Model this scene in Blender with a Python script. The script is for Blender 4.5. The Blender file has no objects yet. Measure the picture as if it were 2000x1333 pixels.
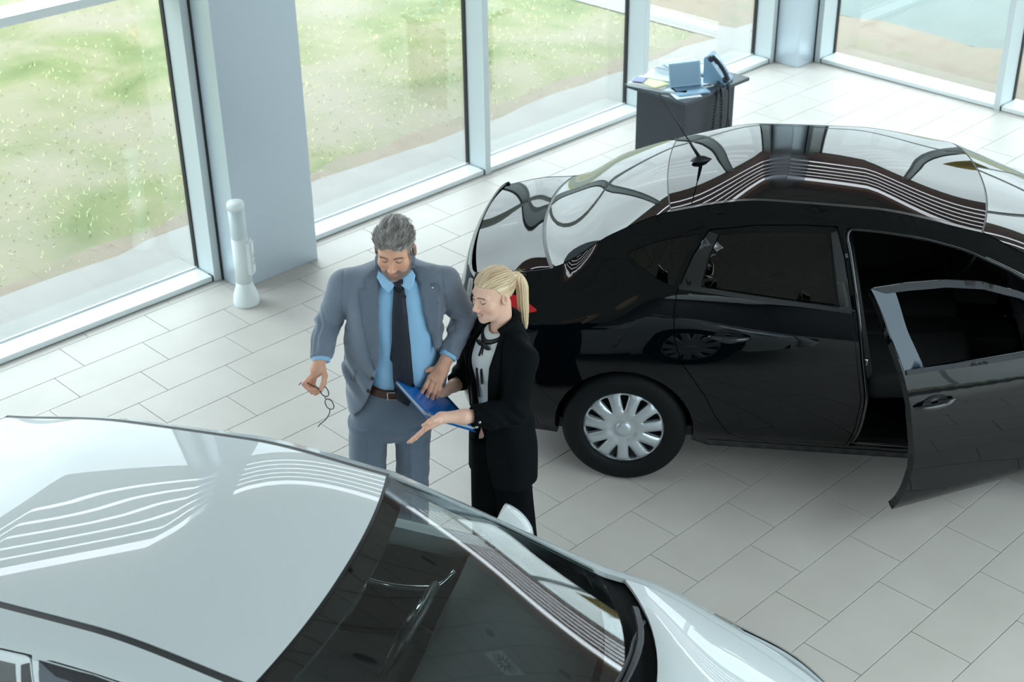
import bpy, bmesh, math, random
import numpy as np
from mathutils import Vector, Matrix
from mathutils.geometry import delaunay_2d_cdt

S = bpy.context.scene
COL = S.collection
rad = math.radians

# ---------------------------------------------------------------- camera
YAW, PITCH, ROLL, FPX = rad(45.771), rad(29.6786), rad(-0.7877), 2790.3
CAM = Vector((0.0, 0.0, 4.35))
fw = Vector((math.cos(PITCH)*math.cos(YAW), math.cos(PITCH)*math.sin(YAW), -math.sin(PITCH)))
rt = Vector((math.sin(YAW), -math.cos(YAW), 0.0))
up = rt.cross(fw)
r2 = rt*math.cos(ROLL) + up*math.sin(ROLL)
u2 = -rt*math.sin(ROLL) + up*math.cos(ROLL)
cd = bpy.data.cameras.new('camera')
cam = bpy.data.objects.new('camera', cd)
COL.objects.link(cam)
cam.matrix_world = Matrix(((r2.x, u2.x, -fw.x, CAM.x), (r2.y, u2.y, -fw.y, CAM.y), (r2.z, u2.z, -fw.z, CAM.z), (0, 0, 0, 1)))
cd.sensor_fit = 'HORIZONTAL'
cd.sensor_width = 36.0
cd.lens = FPX*36.0/2000.0
cd.clip_start = 0.05
cd.clip_end = 400
cd.dof.use_dof = True
cd.dof.focus_distance = 6.3
cd.dof.aperture_fstop = 4.0
S.camera = cam

# ---------------------------------------------------------------- sky (bright overcast) and exposure
W = bpy.data.worlds.new('overcast_sky')
S.world = W
W.use_nodes = True
nt = W.node_tree
nt.nodes.clear()
wo = nt.nodes.new('ShaderNodeOutputWorld')
bg = nt.nodes.new('ShaderNodeBackground')
tc = nt.nodes.new('ShaderNodeTexCoord')
sx = nt.nodes.new('ShaderNodeSeparateXYZ')
rp = nt.nodes.new('ShaderNodeValToRGB')
nz = nt.nodes.new('ShaderNodeTexNoise')
mp = nt.nodes.new('ShaderNodeMapping')
mp.inputs['Scale'].default_value = (1, 1, 3.0)
nz.inputs['Scale'].default_value = 2.2
nz.inputs['Detail'].default_value = 5
nr = nt.nodes.new('ShaderNodeMapRange')
nr.inputs['From Min'].default_value = 0.3
nr.inputs['From Max'].default_value = 0.7
nr.inputs['To Min'].default_value = 0.86
nr.inputs['To Max'].default_value = 1.14
mx = nt.nodes.new('ShaderNodeVectorMath'); mx.operation = 'SCALE'
# overcast dome: about three times as bright at the zenith as at the horizon
for p_, v_ in ((0.0, 0.42), (0.35, 0.58), (1.0, 1.45)):
    e_ = rp.color_ramp.elements[0 if p_ == 0 else 1] if p_ in (0.0, 1.0) else rp.color_ramp.elements.new(p_)
    e_.position = p_; e_.color = (v_*0.92, v_*1.0, v_*1.06, 1)
L = nt.links.new
L(tc.outputs['Generated'], sx.inputs[0]); L(sx.outputs['Z'], rp.inputs[0])
L(tc.outputs['Generated'], mp.inputs[0]); L(mp.outputs[0], nz.inputs['Vector'])
L(nz.outputs['Fac'], nr.inputs[0])
L(rp.outputs[0], mx.inputs[0]); L(nr.outputs[0], mx.inputs['Scale'])
L(mx.outputs[0], bg.inputs['Color'])
SKY = 4.2
bg.inputs['Strength'].default_value = SKY
L(bg.outputs[0], wo.inputs['Surface'])

S.view_settings.view_transform = 'Standard'
S.view_settings.look = 'None'
S.view_settings.exposure = 0.78
S.view_settings.gamma = 1.0
S.view_settings.use_curve_mapping = False
S.cycles.max_bounces = 10
S.cycles.diffuse_bounces = 5
S.cycles.glossy_bounces = 6
S.cycles.transparent_max_bounces = 24
S.cycles.caustics_reflective = False
S.cycles.caustics_refractive = False
S.cycles.sample_clamp_indirect = 6.0
S.cycles.use_denoising = True

# ---------------------------------------------------------------- helpers
def lin(c):
    """sRGB 0..255 to linear"""
    return tuple(((v/255.0)/12.92 if v/255.0 <= 0.04045 else ((v/255.0+0.055)/1.055)**2.4) for v in c)

def new_mat(name):
    m = bpy.data.materials.new(name)
    m.use_nodes = True
    return m, m.node_tree, m.node_tree.nodes['Principled BSDF']

def mat(name, color, rough=0.5, metal=0.0, coat=0.0, coat_rough=0.03, coat_ior=1.5, spec=0.5, noise=None, bump=None, sheen=0.0, emit=None):
    m, t, b = new_mat(name)
    b.inputs['Base Color'].default_value = (*color, 1)
    b.inputs['Roughness'].default_value = rough
    b.inputs['Metallic'].default_value = metal
    b.inputs['Coat Weight'].default_value = coat
    b.inputs['Coat Roughness'].default_value = coat_rough
    b.inputs['Coat IOR'].default_value = coat_ior
    b.inputs['Specular IOR Level'].default_value = spec
    b.inputs['Sheen Weight'].default_value = sheen
    if emit:
        b.inputs['Emission Color'].default_value = (*emit[0], 1)
        b.inputs['Emission Strength'].default_value = emit[1]
    if noise or bump:
        tcn = t.nodes.new('ShaderNodeTexCoord')
    if noise:                       # (scale, strength)
        n = t.nodes.new('ShaderNodeTexNoise'); n.inputs['Scale'].default_value = noise[0]; n.inputs['Detail'].default_value = 4
        t.links.new(tcn.outputs['Object'], n.inputs['Vector'])
        r = t.nodes.new('ShaderNodeValToRGB')
        lo = tuple(max(0, c*(1-noise[1])) for c in color); hi = tuple(min(1, c*(1+noise[1])) for c in color)
        r.color_ramp.elements[0].position = 0.3; r.color_ramp.elements[0].color = (*lo, 1)
        r.color_ramp.elements[1].position = 0.7; r.color_ramp.elements[1].color = (*hi, 1)
        t.links.new(n.outputs['Fac'], r.inputs[0]); t.links.new(r.outputs[0], b.inputs['Base Color'])
    if bump:                        # (scale, strength, distance)
        n2 = t.nodes.new('ShaderNodeTexNoise'); n2.inputs['Scale'].default_value = bump[0]; n2.inputs['Detail'].default_value = 3
        t.links.new(tcn.outputs['Object'], n2.inputs['Vector'])
        bn = t.nodes.new('ShaderNodeBump'); bn.inputs['Strength'].default_value = bump[1]; bn.inputs['Distance'].default_value = bump[2]
        t.links.new(n2.outputs['Fac'], bn.inputs['Height']); t.links.new(bn.outputs[0], b.inputs['Normal'])
    return m

def glass_mat(name, tint, ior=1.5, refl=1.0, rough=0.0):
    """thin clear pane: see-through tint with a Fresnel mirror on top"""
    m = bpy.data.materials.new(name); m.use_nodes = True
    t = m.node_tree; t.nodes.clear()
    o = t.nodes.new('ShaderNodeOutputMaterial'); mixs = t.nodes.new('ShaderNodeMixShader')
    tr = t.nodes.new('ShaderNodeBsdfTransparent'); gl = t.nodes.new('ShaderNodeBsdfGlossy')
    fr = t.nodes.new('ShaderNodeFresnel'); ge = t.nodes.new('ShaderNodeNewGeometry')
    mr = t.nodes.new('ShaderNodeMapRange')
    mr.inputs['To Min'].default_value = ior; mr.inputs['To Max'].default_value = 1.0/ior
    mu = t.nodes.new('ShaderNodeMath'); mu.operation = 'MULTIPLY'; mu.inputs[1].default_value = refl; mu.use_clamp = True
    tr.inputs[0].default_value = (*tint, 1); gl.inputs['Roughness'].default_value = rough
    k = t.links.new
    k(ge.outputs['Backfacing'], mr.inputs[0]); k(mr.outputs[0], fr.inputs['IOR']); k(fr.outputs[0], mu.inputs[0])
    k(mu.outputs[0], mixs.inputs[0]); k(tr.outputs[0], mixs.inputs[1]); k(gl.outputs[0], mixs.inputs[2]); k(mixs.outputs[0], o.inputs[0])
    return m

def link(name, me, m, parent=None, kind=None, smooth=False):
    o = bpy.data.objects.new(name, me)
    COL.objects.link(o)
    if m is not None and not me.materials:
        for q in (m if isinstance(m, (list, tuple)) else [m]):
            me.materials.append(q)
    if parent is not None:
        o.parent = parent
    if kind:
        o['kind'] = kind
    if smooth:
        for p in me.polygons:
            p.use_smooth = True
    return o

def from_data(name, verts, faces, m, parent=None, kind=None, smooth=False):
    me = bpy.data.meshes.new(name)
    me.from_pydata([tuple(map(float, v)) for v in verts], [], [tuple(map(int, f)) for f in faces])
    me.update()
    return link(name, me, m, parent, kind, smooth)

def fast_mesh(name, V, Q, m, parent=None, kind=None, smooth=True, colors=None):
    """numpy verts and quads (or tris)"""
    V = np.asarray(V, np.float32); Q = np.asarray(Q, np.int32)
    me = bpy.data.meshes.new(name)
    n = Q.shape[1]
    me.vertices.add(len(V)); me.vertices.foreach_set('co', V.ravel())
    me.loops.add(Q.size); me.loops.foreach_set('vertex_index', Q.ravel())
    me.polygons.add(len(Q)); me.polygons.foreach_set('loop_start', np.arange(0, Q.size, n, dtype=np.int32))
    me.update(calc_edges=True); me.validate()
    if smooth:
        me.polygons.foreach_set('use_smooth', np.ones(len(me.polygons), bool))
    if colors is not None:
        ca = me.color_attributes.new('tone', 'FLOAT_COLOR', 'POINT')
        c4 = np.ones((len(V), 4), np.float32); c4[:, :3] = colors
        ca.data.foreach_set('color', c4.ravel())
    return link(name, me, m, parent, kind)

def bm_obj(name, bm, m, parent=None, kind=None, smooth=False):
    me = bpy.data.meshes.new(name)
    bm.normal_update()
    bm.to_mesh(me); bm.free()
    return link(name, me, m, parent, kind, smooth)

def add_box(bm, x0, x1, y0, y1, z0, z1, M=None):
    vs = [bm.verts.new(p) for p in ((x0,y0,z0),(x1,y0,z0),(x1,y1,z0),(x0,y1,z0),(x0,y0,z1),(x1,y0,z1),(x1,y1,z1),(x0,y1,z1))]
    for f in ((3,2,1,0),(4,5,6,7),(0,1,5,4),(1,2,6,5),(2,3,7,6),(3,0,4,7)):
        bm.faces.new([vs[i] for i in f])
    if M is not None:
        for v in vs: v.co = M @ v.co
    return vs

def box(name, x0, x1, y0, y1, z0, z1, m, parent=None, kind=None, bev=0.0, M=None):
    bm = bmesh.new(); add_box(bm, x0, x1, y0, y1, z0, z1, M)
    if bev:
        bmesh.ops.bevel(bm, geom=bm.edges[:], offset=bev, segments=2, affect='EDGES', profile=0.6)
    return bm_obj(name, bm, m, parent, kind, smooth=False)

def tube_data(pts, r, n=10, closed=False):
    P = np.array([tuple(p) for p in pts], float)
    R = np.full(len(P), r, float) if np.isscalar(r) else np.array(r, float)
    T = np.gradient(P, axis=0)
    if closed:
        T = np.roll(P, -1, 0) - np.roll(P, 1, 0)
    T /= np.linalg.norm(T, axis=1)[:, None] + 1e-12
    a = np.array([0, 0, 1.0]) if abs(T[0][2]) < 0.9 else np.array([1.0, 0, 0])
    V = []
    nrm = np.cross(T[0], a); nrm /= np.linalg.norm(nrm)
    for i in range(len(P)):
        nrm = nrm - T[i]*(nrm @ T[i]); nrm /= np.linalg.norm(nrm) + 1e-12
        b = np.cross(T[i], nrm)
        for k in range(n):
            an = 2*math.pi*k/n
            V.append(P[i] + R[i]*(math.cos(an)*nrm + math.sin(an)*b))
    F = []
    m_ = len(P) if closed else len(P)-1
    for i in range(m_):
        j = (i+1) % len(P)
        for k in range(n):
            F.append((i*n+k, i*n+(k+1) % n, j*n+(k+1) % n, j*n+k))
    if not closed:
        F.append(tuple(range(n))[::-1]); F.append(tuple((len(P)-1)*n+k for k in range(n)))
    return V, F

def tube(name, pts, r, m, parent=None, n=10, closed=False, smooth=True, kind=None):
    V, F = tube_data(pts, r, n, closed)
    return from_data(name, V, F, m, parent, kind, smooth)

def spline(pts, n=10, closed=False):
    """Catmull-Rom through points"""
    P = [np.array(p, float) for p in pts]
    out = []
    N = len(P)
    rng = range(N) if closed else range(N-1)
    for i in rng:
        if closed:
            p0, p1, p2, p3 = P[(i-1) % N], P[i], P[(i+1) % N], P[(i+2) % N]
        else:
            p1, p2 = P[i], P[i+1]
            p0 = P[i-1] if i > 0 else 2*p1-p2
            p3 = P[i+2] if i+2 < N else 2*p2-p1
        for k in range(n):
            t = k/n
            out.append(0.5*((2*p1)+(-p0+p2)*t+(2*p0-5*p1+4*p2-p3)*t*t+(-p0+3*p1-3*p2+p3)*t**3))
    if not closed:
        out.append(P[-1])
    return out

def lathe(name, prof, m, parent=None, n=32, axis='Z', smooth=True, kind=None):
    V = []; F = []
    for r, z in prof:
        for k in range(n):
            a = 2*math.pi*k/n
            p = (r*math.cos(a), r*math.sin(a), z)
            V.append(p if axis == 'Z' else (p[0], p[2], p[1]))
    for i in range(len(prof)-1):
        for k in range(n):
            q = (i*n+k, i*n+(k+1) % n, (i+1)*n+(k+1) % n, (i+1)*n+k)
            F.append(q if axis == 'Z' else q[::-1])
    return from_data(name, V, F, m, parent, kind, smooth)

def empty(name, loc=(0, 0, 0), rz=0.0, label=None, cat=None, group=None):
    o = bpy.data.objects.new(name, None)
    COL.objects.link(o)
    o.empty_display_size = 0.1
    o.location = loc; o.rotation_euler = (0, 0, rz)
    if label: o['label'] = label
    if cat: o['category'] = cat
    if group: o['group'] = group
    return o

def tag(o, label, cat, group=None):
    o['label'] = label; o['category'] = cat
    if group: o['group'] = group
    return o

def pch(xs, ys, breaks=()):
    """monotone cubic interpolation, returns a callable (no overshoot); breaks are stations with a crease"""
    xs = np.array(xs, float); ys = np.array(ys, float)
    if breaks:
        cut = [0]+[int(np.argmin(np.abs(xs-b))) for b in breaks]+[len(xs)-1]
        fs = [pch(xs[a:b+1], ys[a:b+1]) for a, b in zip(cut[:-1], cut[1:])]
        br = [xs[i] for i in cut[1:-1]]
        def g(x):
            x = np.asarray(x, float)
            out = fs[0](x)
            for b, f in zip(br, fs[1:]): out = np.where(x > b, f(x), out)
            return out
        return g
    h = np.diff(xs); d = np.diff(ys)/h
    m = np.zeros_like(ys)
    for i in range(1, len(xs)-1):
        if d[i-1]*d[i] > 0:
            w1 = 2*h[i]+h[i-1]; w2 = h[i]+2*h[i-1]
            m[i] = (w1+w2)/(w1/d[i-1]+w2/d[i])
    m[0] = d[0]; m[-1] = d[-1]
    def f(x):
        x = np.asarray(x, float)
        i = np.clip(np.searchsorted(xs, x)-1, 0, len(xs)-2)
        t = (x-xs[i])/h[i]
        t = np.clip(t, -0.2, 1.2)
        return ((2*t**3-3*t**2+1)*ys[i]+(t**3-2*t**2+t)*h[i]*m[i]+(-2*t**3+3*t**2)*ys[i+1]+(t**3-t**2)*h[i]*m[i+1])
    return f

def in_poly(p, poly):
    x, y = p; c = False; n = len(poly); j = n-1
    for i in range(n):
        xi, yi = poly[i]; xj, yj = poly[j]
        if (yi > y) != (yj > y) and x < (xj-xi)*(y-yi)/(yj-yi)+xi:
            c = not c
        j = i
    return c

def resample(poly, step):
    out = []
    n = len(poly)
    for i in range(n):
        a = np.array(poly[i], float); b = np.array(poly[(i+1) % n], float)
        k = max(1, int(round(np.linalg.norm(b-a)/step)))
        for j in range(k):
            out.append(tuple(a+(b-a)*j/k))
    return out

def round_poly(poly, r=0.03, n=4):
    """round the corners of a polygon"""
    out = []
    N = len(poly)
    for i in range(N):
        p = np.array(poly[i], float); a = np.array(poly[i-1], float); b = np.array(poly[(i+1) % N], float)
        la = np.linalg.norm(a-p); lb = np.linalg.norm(b-p)
        rr = min(r, 0.45*la, 0.45*lb)
        pa = p+(a-p)/la*rr; pb = p+(b-p)/lb*rr
        for k in range(n+1):
            t = k/n
            out.append(tuple((1-t)**2*pa+2*t*(1-t)*p+t*t*pb))
    return out

def cdt_fill(outer, holes=(), bstep=0.03, istep=0.045, seeds=()):
    """triangulate a 2D region with holes; returns points, tris"""
    loops = [resample(outer, bstep)]+[resample(h, bstep) for h in holes]
    P = []; E = []
    for lp in loops:
        b = len(P)
        P += lp
        E += [(b+i, b+(i+1) % len(lp)) for i in range(len(lp))]
    A = np.array(P)
    x0, y0 = A.min(0); x1, y1 = A.max(0)
    nb = len(P)
    xs = np.arange(x0+istep*0.5, x1, istep); ys = np.arange(y0+istep*0.5, y1, istep)
    extra = []
    for i, x in enumerate(xs):
        for y in ys:
            q = (x, y+(istep*0.5 if i % 2 else 0))
            if not in_poly(q, loops[0]) or any(in_poly(q, h) for h in loops[1:]):
                continue
            if np.min(np.abs(A-q).max(1)) < istep*0.45:
                continue
            extra.append(q)
    if len(seeds):
        SA = np.array(sum(loops, [])); SB = np.array(sum([lp[1:]+lp[:1] for lp in loops], [])); n_ex = len(extra)
        for q in seeds:
            if not in_poly(q, loops[0]) or any(in_poly(q, h) for h in loops[1:]): continue
            ab = SB-SA; tt = np.clip(((q-SA)*ab).sum(1)/((ab**2).sum(1)+1e-12), 0, 1)
            if np.min(((SA+ab*tt[:, None]-q)**2).sum(1)) < 0.0045**2: continue
            if extra and np.min(((np.array(extra[:n_ex])-q)**2).sum(1) if n_ex else 1) < 0.010**2: continue
            extra.append(tuple(q))
    vs, es, fs, _, _, _ = delaunay_2d_cdt([Vector(p) for p in P+extra], E, [], 0, 1e-6)
    pts = [(v.x, v.y) for v in vs]
    tris = []
    for f in fs:
        c = (sum(pts[i][0] for i in f)/3, sum(pts[i][1] for i in f)/3)
        if in_poly(c, loops[0]) and not any(in_poly(c, h) for h in loops[1:]):
            tris.append(tuple(f))
    return np.array(pts), tris

def solidify(o, t, offset=-1.0, rim=True):
    md = o.modifiers.new('thickness', 'SOLIDIFY'); md.thickness = t; md.offset = offset; md.use_rim = rim
    return o

def shell(name, V, N, T, thick, m, parent=None):
    """sheet with real thickness whose shading follows the given surface normals N"""
    V = np.asarray(V, float); N = np.asarray(N, float); n = len(V)
    a, b, c = (V[[t[i] for t in T]] for i in range(3))
    fn = np.cross(b-a, c-a)
    av = (fn*N[[t[0] for t in T]]).sum(1)
    T = [t if q >= 0 else t[::-1] for t, q in zip(T, av)]
    edges = {}
    for t in T:
        for i in range(len(t)):
            e = (t[i], t[(i+1) % len(t)])
            edges[e] = 1
    F = list(T)+[tuple(v+n for v in t[::-1]) for t in T]
    rim = [(e[1], e[0], e[0]+n, e[1]+n) for e in edges if (e[1], e[0]) not in edges]
    VV = np.concatenate([V, V-N*thick])
    me = bpy.data.meshes.new(name)
    me.from_pydata(VV.tolist(), [], F+rim); me.update()
    LN = []
    for t in T: LN += [N[v] for v in t]
    for t in T: LN += [-N[v] for v in t[::-1]]
    for r in rim:
        q = np.cross(VV[r[1]]-VV[r[0]], VV[r[2]]-VV[r[0]]); q = q/(np.linalg.norm(q)+1e-12)
        LN += [q]*4
    me.polygons.foreach_set('use_smooth', np.ones(len(me.polygons), bool))
    me.normals_split_custom_set([tuple(q) for q in LN])
    return link(name, me, m, parent)

# ---------------------------------------------------------------- shared materials
M_white_metal = mat('white_aluminium', lin((206, 216, 219)), 0.4, 0.0, spec=0.4)
M_column = mat('grey_metal_cladding', lin((198, 211, 222)), 0.32, 0.4, spec=0.5)
M_gasket = mat('black_rubber_gasket', (0.012, 0.014, 0.015), 0.6)
M_pane = glass_mat('window_glass', (0.90, 0.94, 0.93), 1.5, 2.2)
# ================================================================ SETTING
# floor: running-bond porcelain tiles, 60 x 30 cm, one third offset
def tile_mat():
    m, t, b = new_mat('porcelain_tile')
    b.inputs['Roughness'].default_value = 0.22
    b.inputs['Specular IOR Level'].default_value = 0.18
    oi = t.nodes.new('ShaderNodeObjectInfo'); tcn = t.nodes.new('ShaderNodeTexCoord')
    n = t.nodes.new('ShaderNodeTexNoise'); n.inputs['Scale'].default_value = 3.0; n.inputs['Detail'].default_value = 6
    ad = t.nodes.new('ShaderNodeVectorMath'); ad.operation = 'ADD'
    t.links.new(tcn.outputs['Object'], ad.inputs[0]); t.links.new(oi.outputs['Location'], ad.inputs[1]); t.links.new(ad.outputs[0], n.inputs['Vector'])
    r = t.nodes.new('ShaderNodeValToRGB')
    r.color_ramp.elements[0].position = 0.25; r.color_ramp.elements[0].color = (*TILE_LO, 1)
    r.color_ramp.elements[1].position = 0.75; r.color_ramp.elements[1].color = (*TILE_HI, 1)
    t.links.new(n.outputs['Fac'], r.inputs[0]); t.links.new(r.outputs[0], b.inputs['Base Color'])
    mr = t.nodes.new('ShaderNodeMapRange'); mr.inputs['To Min'].default_value = 0.34; mr.inputs['To Max'].default_value = 0.46
    t.links.new(n.outputs['Fac'], mr.inputs[0]); t.links.new(mr.outputs[0], b.inputs['Roughness'])
    return m
TILE_LO, TILE_HI = (0.50, 0.475, 0.445), (0.56, 0.535, 0.505)
M_tile = tile_mat()
M_grout = mat('dark_grout', (0.05, 0.052, 0.055), 0.9)
TW, TL, Y0 = 0.29999, 0.6, 4.396
WALL_L, WALL_R = 7.47, 10.98

floor = box('floor', -8.0, WALL_R+0.30, -8.0, WALL_L+0.30, -0.12, -0.004, M_grout, kind='structure')
tile_me = bpy.data.meshes.new('tile')
bm = bmesh.new()
g, bv = 0.0016, 0.0014
add_box(bm, g, TL-g, g, TW-g, -0.008, 0.0)
top = [e for e in bm.edges if all(v.co.z > -1e-4 for v in e.verts)]
bmesh.ops.bevel(bm, geom=top, offset=bv, segments=1, affect='EDGES')
bm.to_mesh(tile_me); bm.free()
tile_me.materials.append(M_tile)
X0 = 1.07*0.3
def pix(p):
    d = Vector(p)-CAM; dz = d.dot(fw)
    if dz < 0.1: return None
    return 1000+FPX*d.dot(r2)/dz, 666.5-FPX*d.dot(u2)/dz
cells = []
for j in range(-42, 42):
    ya = Y0-(j+1)*TW
    if ya < -8.0 or ya > WALL_L+0.05: continue
    for i in range(-20, 40):
        # row j between joint lines j and j+1; joints shift by a third of a tile per row
        xa = X0+((j-5)*(-2.0/3.0) % 2.0)*0.3+i*TL
        if xa < -8.0 or xa > WALL_R+0.05: continue
        c = (xa+TL/2, ya+TW/2, 0.0)
        q = pix(c)
        vis = False; sz = 0
        if q:
            vis = -60 < q[0] < 2060 and -40 < q[1] < 1400
            sz = 1.0/(Vector(c)-CAM).length
        x1 = min(xa+TL, WALL_R+0.06); y1 = min(ya+TW, WALL_L+0.06)
        if x1 < xa+TL or y1 < ya+TW: vis = False
        cells.append((xa, ya, vis, sz, q, x1, y1))
seen = sorted([c for c in cells if c[2]], key=lambda c: -c[3])
def hidden(q):                       # behind the near white car: nothing of the tile shows
    x, y = q
    return (x < 1180 and y > 870+0.0002*x*x and y > 905) or (x < 560 and y > 850+0.12*x)
shown = [c for c in seen if not hidden(c[4])][:298]
keys = {(c[0], c[1]) for c in shown}
for c in shown:
    o = bpy.data.objects.new('tile', tile_me); COL.objects.link(o)
    o.parent = floor; o.location = (c[0], c[1], 0.0)
V = []; F = []
for c in cells:
    if (c[0], c[1]) in keys: continue
    xa, ya = c[0], c[1]; b = len(V)
    xb_, yb_ = c[5]-g, c[6]-g
    V += [(xa+g, ya+g, 0.0), (xb_, ya+g, 0.0), (xb_, yb_, 0.0), (xa+g, yb_, 0.0)]
    V += [(xa+g, ya+g, -0.008), (xb_, ya+g, -0.008), (xb_, yb_, -0.008), (xa+g, yb_, -0.008)]
    F += [(b, b+1, b+2, b+3), (b+1, b, b+4, b+5), (b+2, b+1, b+5, b+6), (b+3, b+2, b+6, b+7), (b, b+3, b+7, b+4)]
from_data('further_tiles', V, F, M_tile, floor, kind='stuff')

# ---- curtain wall on the left (along X) and on the right (along Y)
SILL_Z, GL = 0.042, 0.18           # sill height, depth of the glass line behind the sill front
WIN_TOP = 3.90
CEIL = 5.95
LY = WALL_L
def frame_x(name, xs, x_end, walls):
    pass
# mullion positions (front-left edge, width 5.5 cm) along the left wall
mull_L = [-7.5, -5.1, -2.7, -0.30, 2.10, 4.505, 7.005, 8.845, 10.65]
mull_R = [7.135, 5.315, 3.50, 1.68, -0.14, -1.96, -3.78, -5.6, -7.5]   # along the right wall (lower edge)
MW = 0.055
TR = 1.985                          # transom underside
trans_z = [TR]
M_sill = mat('white_sill_metal', lin((226, 234, 236)), 0.3, 0.0)
win_n = 0
def window_left(x0, x1):
    """one window bay of the left wall between x0 and x1 (clear opening)"""
    global win_n
    win_n += 1
    w = empty('window_%d' % win_n, ((x0+x1)/2, LY, 0)); w['kind'] = 'structure'
    cx = (x0+x1)/2; hw = (x1-x0)/2
    box('sill', -hw, hw, 0.0, GL+0.03, 0.004, SILL_Z, M_sill, w, bev=0.004)
    box('sill_seal', -hw, hw, 0.004, 0.02, -0.002, 0.006, M_gasket, w)
    box('glazing_bead', -hw, hw, GL-0.005, GL+0.0, SILL_Z, SILL_Z+0.012, M_sill, w)
    zb = SILL_Z
    for z in trans_z+[WIN_TOP]:
        box('pane', -hw+0.004, hw-0.004, GL+0.012, GL+0.024, zb+0.004, z-0.002, M_pane, w)
        if z < WIN_TOP:
            box('transom', -hw, hw, 0.0, GL+0.03, z, z+0.052, M_sill, w, bev=0.003)
        zb = z+0.052
    return w
def window_right(y0, y1):
    global win_n
    win_n += 1
    w = empty('window_%d' % win_n, (WALL_R, (y0+y1)/2, 0)); w['kind'] = 'structure'
    hw = (y1-y0)/2
    box('sill', 0.0, GL+0.06, -hw, hw, 0.004, SILL_Z, M_sill, w, bev=0.004)
    box('sill_seal', 0.004, 0.02, -hw, hw, -0.002, 0.006, M_gasket, w)
    zb = SILL_Z
    for z in trans_z+[WIN_TOP]:
        box('pane', GL+0.042, GL+0.054, -hw+0.004, hw-0.004, zb+0.004, z-0.002, M_pane, w)
        if z < WIN_TOP:
            box('transom', 0.0, GL+0.06, -hw, hw, z, z+0.052, M_sill, w, bev=0.003)
        zb = z+0.052
    return w
tn = 0
def mullion(x0, x1, y0, y1, z1=None):
    global tn
    tn += 1
    return box('trim_%d' % tn, x0, x1, y0, y1, 0.0, z1 or WIN_TOP, M_white_metal, kind='structure', bev=0.003)
for i, x in enumerate(mull_L):
    y_front = LY-0.028 if abs(x-4.505) < 0.01 or abs(x-7.005) < 0.01 else LY-0.012
    t = mullion(x, x+MW, LY-0.012, LY+GL+0.03)
    # dark rubber joints beside the mullion
    box('gasket', x-0.008, x, LY+GL-0.008, LY+GL+0.03, SILL_Z, WIN_TOP, M_gasket, t)
    box('gasket', x+MW, x+MW+0.008, LY+GL-0.008, LY+GL+0.03, SILL_Z, WIN_TOP, M_gasket, t)
    box('sill_end', x-0.012, x, LY+0.002, LY+0.05, 0.0, SILL_Z-0.002, M_gasket, t)
    if i+1 < len(mull_L) and x != 4.505:
        window_left(x+MW+0.0, mull_L[i+1]-0.012)
# window behind the big column
window_left(5.20, 7.005-0.012)
for i, y in enumerate(mull_R):
    t = mullion(WALL_R-0.012, WALL_R+GL+0.06, y, y+MW)
    box('gasket', WALL_R+GL+0.02, WALL_R+GL+0.06, y-0.008, y, SILL_Z, WIN_TOP, M_gasket, t)
    box('gasket', WALL_R+GL+0.02, WALL_R+GL+0.06, y+MW, y+MW+0.008, SILL_Z, WIN_TOP, M_gasket, t)
    box('sill_end', WALL_R+0.002, WALL_R+0.05, y-0.012, y, 0.0, SILL_Z-0.002, M_gasket, t)
    if i+1 < len(mull_R):
        window_right(mull_R[i+1]+MW, y-0.012)
# large clad column and corner column
def column(n, x0, x1, y0, y1):
    c = box('column_%d' % n, x0, x1, y0, y1, 0.0, CEIL, M_column, kind='structure', bev=0.006)
    return c
c1 = column(1, 4.566, 5.196, 7.235, LY+GL+0.06)
box('gasket', 4.558, 4.567, LY-0.03, LY+0.02, 0.0, WIN_TOP, M_gasket, c1)
c2 = column(2, 10.712, WALL_R+0.12, 7.200, LY+GL+0.06)
box('gasket', 10.703, 10.713, LY-0.02, LY+0.02, 0.0, WIN_TOP, M_gasket, c2)
box('gasket', WALL_R-0.02, WALL_R+0.02, 7.192, 7.201, 0.0, WIN_TOP, M_gasket, c2)
column(3, -2.72, -2.08, 7.235, LY+GL+0.06)
column(4, WALL_R-0.235, WALL_R+GL, -0.20, 0.44)

# ---- above the windows: louvred band, header beam, ceiling, walls behind the camera
M_header = mat('grey_header', lin((132, 134, 136)), 0.6)
M_slat = mat('brown_louvre_slat', lin((205, 176, 172)), 0.55)
def ceiling_mat():
    m, t, b = new_mat('ceiling_tile')
    b.inputs['Roughness'].default_value = 0.85
    tcn = t.nodes.new('ShaderNodeTexCoord'); br = t.nodes.new('ShaderNodeTexBrick')
    br.offset = 0.0; br.inputs['Scale'].default_value = 1.0
    br.inputs['Brick Width'].default_value = 0.6; br.inputs['Row Height'].default_value = 0.6; br.inputs['Mortar Size'].default_value = 0.012
    br.inputs['Color1'].default_value = (*lin((166, 164, 164)), 1); br.inputs['Color2'].default_value = (*lin((162, 161, 161)), 1); br.inputs['Mortar'].default_value = (*lin((104, 103, 104)), 1)
    t.links.new(tcn.outputs['Object'], br.inputs['Vector']); t.links.new(br.outputs[0], b.inputs['Base Color'])
    return m
M_ceil = ceiling_mat()
M_wall = mat('grey_wall', lin((120, 122, 126)), 0.8)
LZ0, LZ1 = 3.98, 5.30
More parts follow.
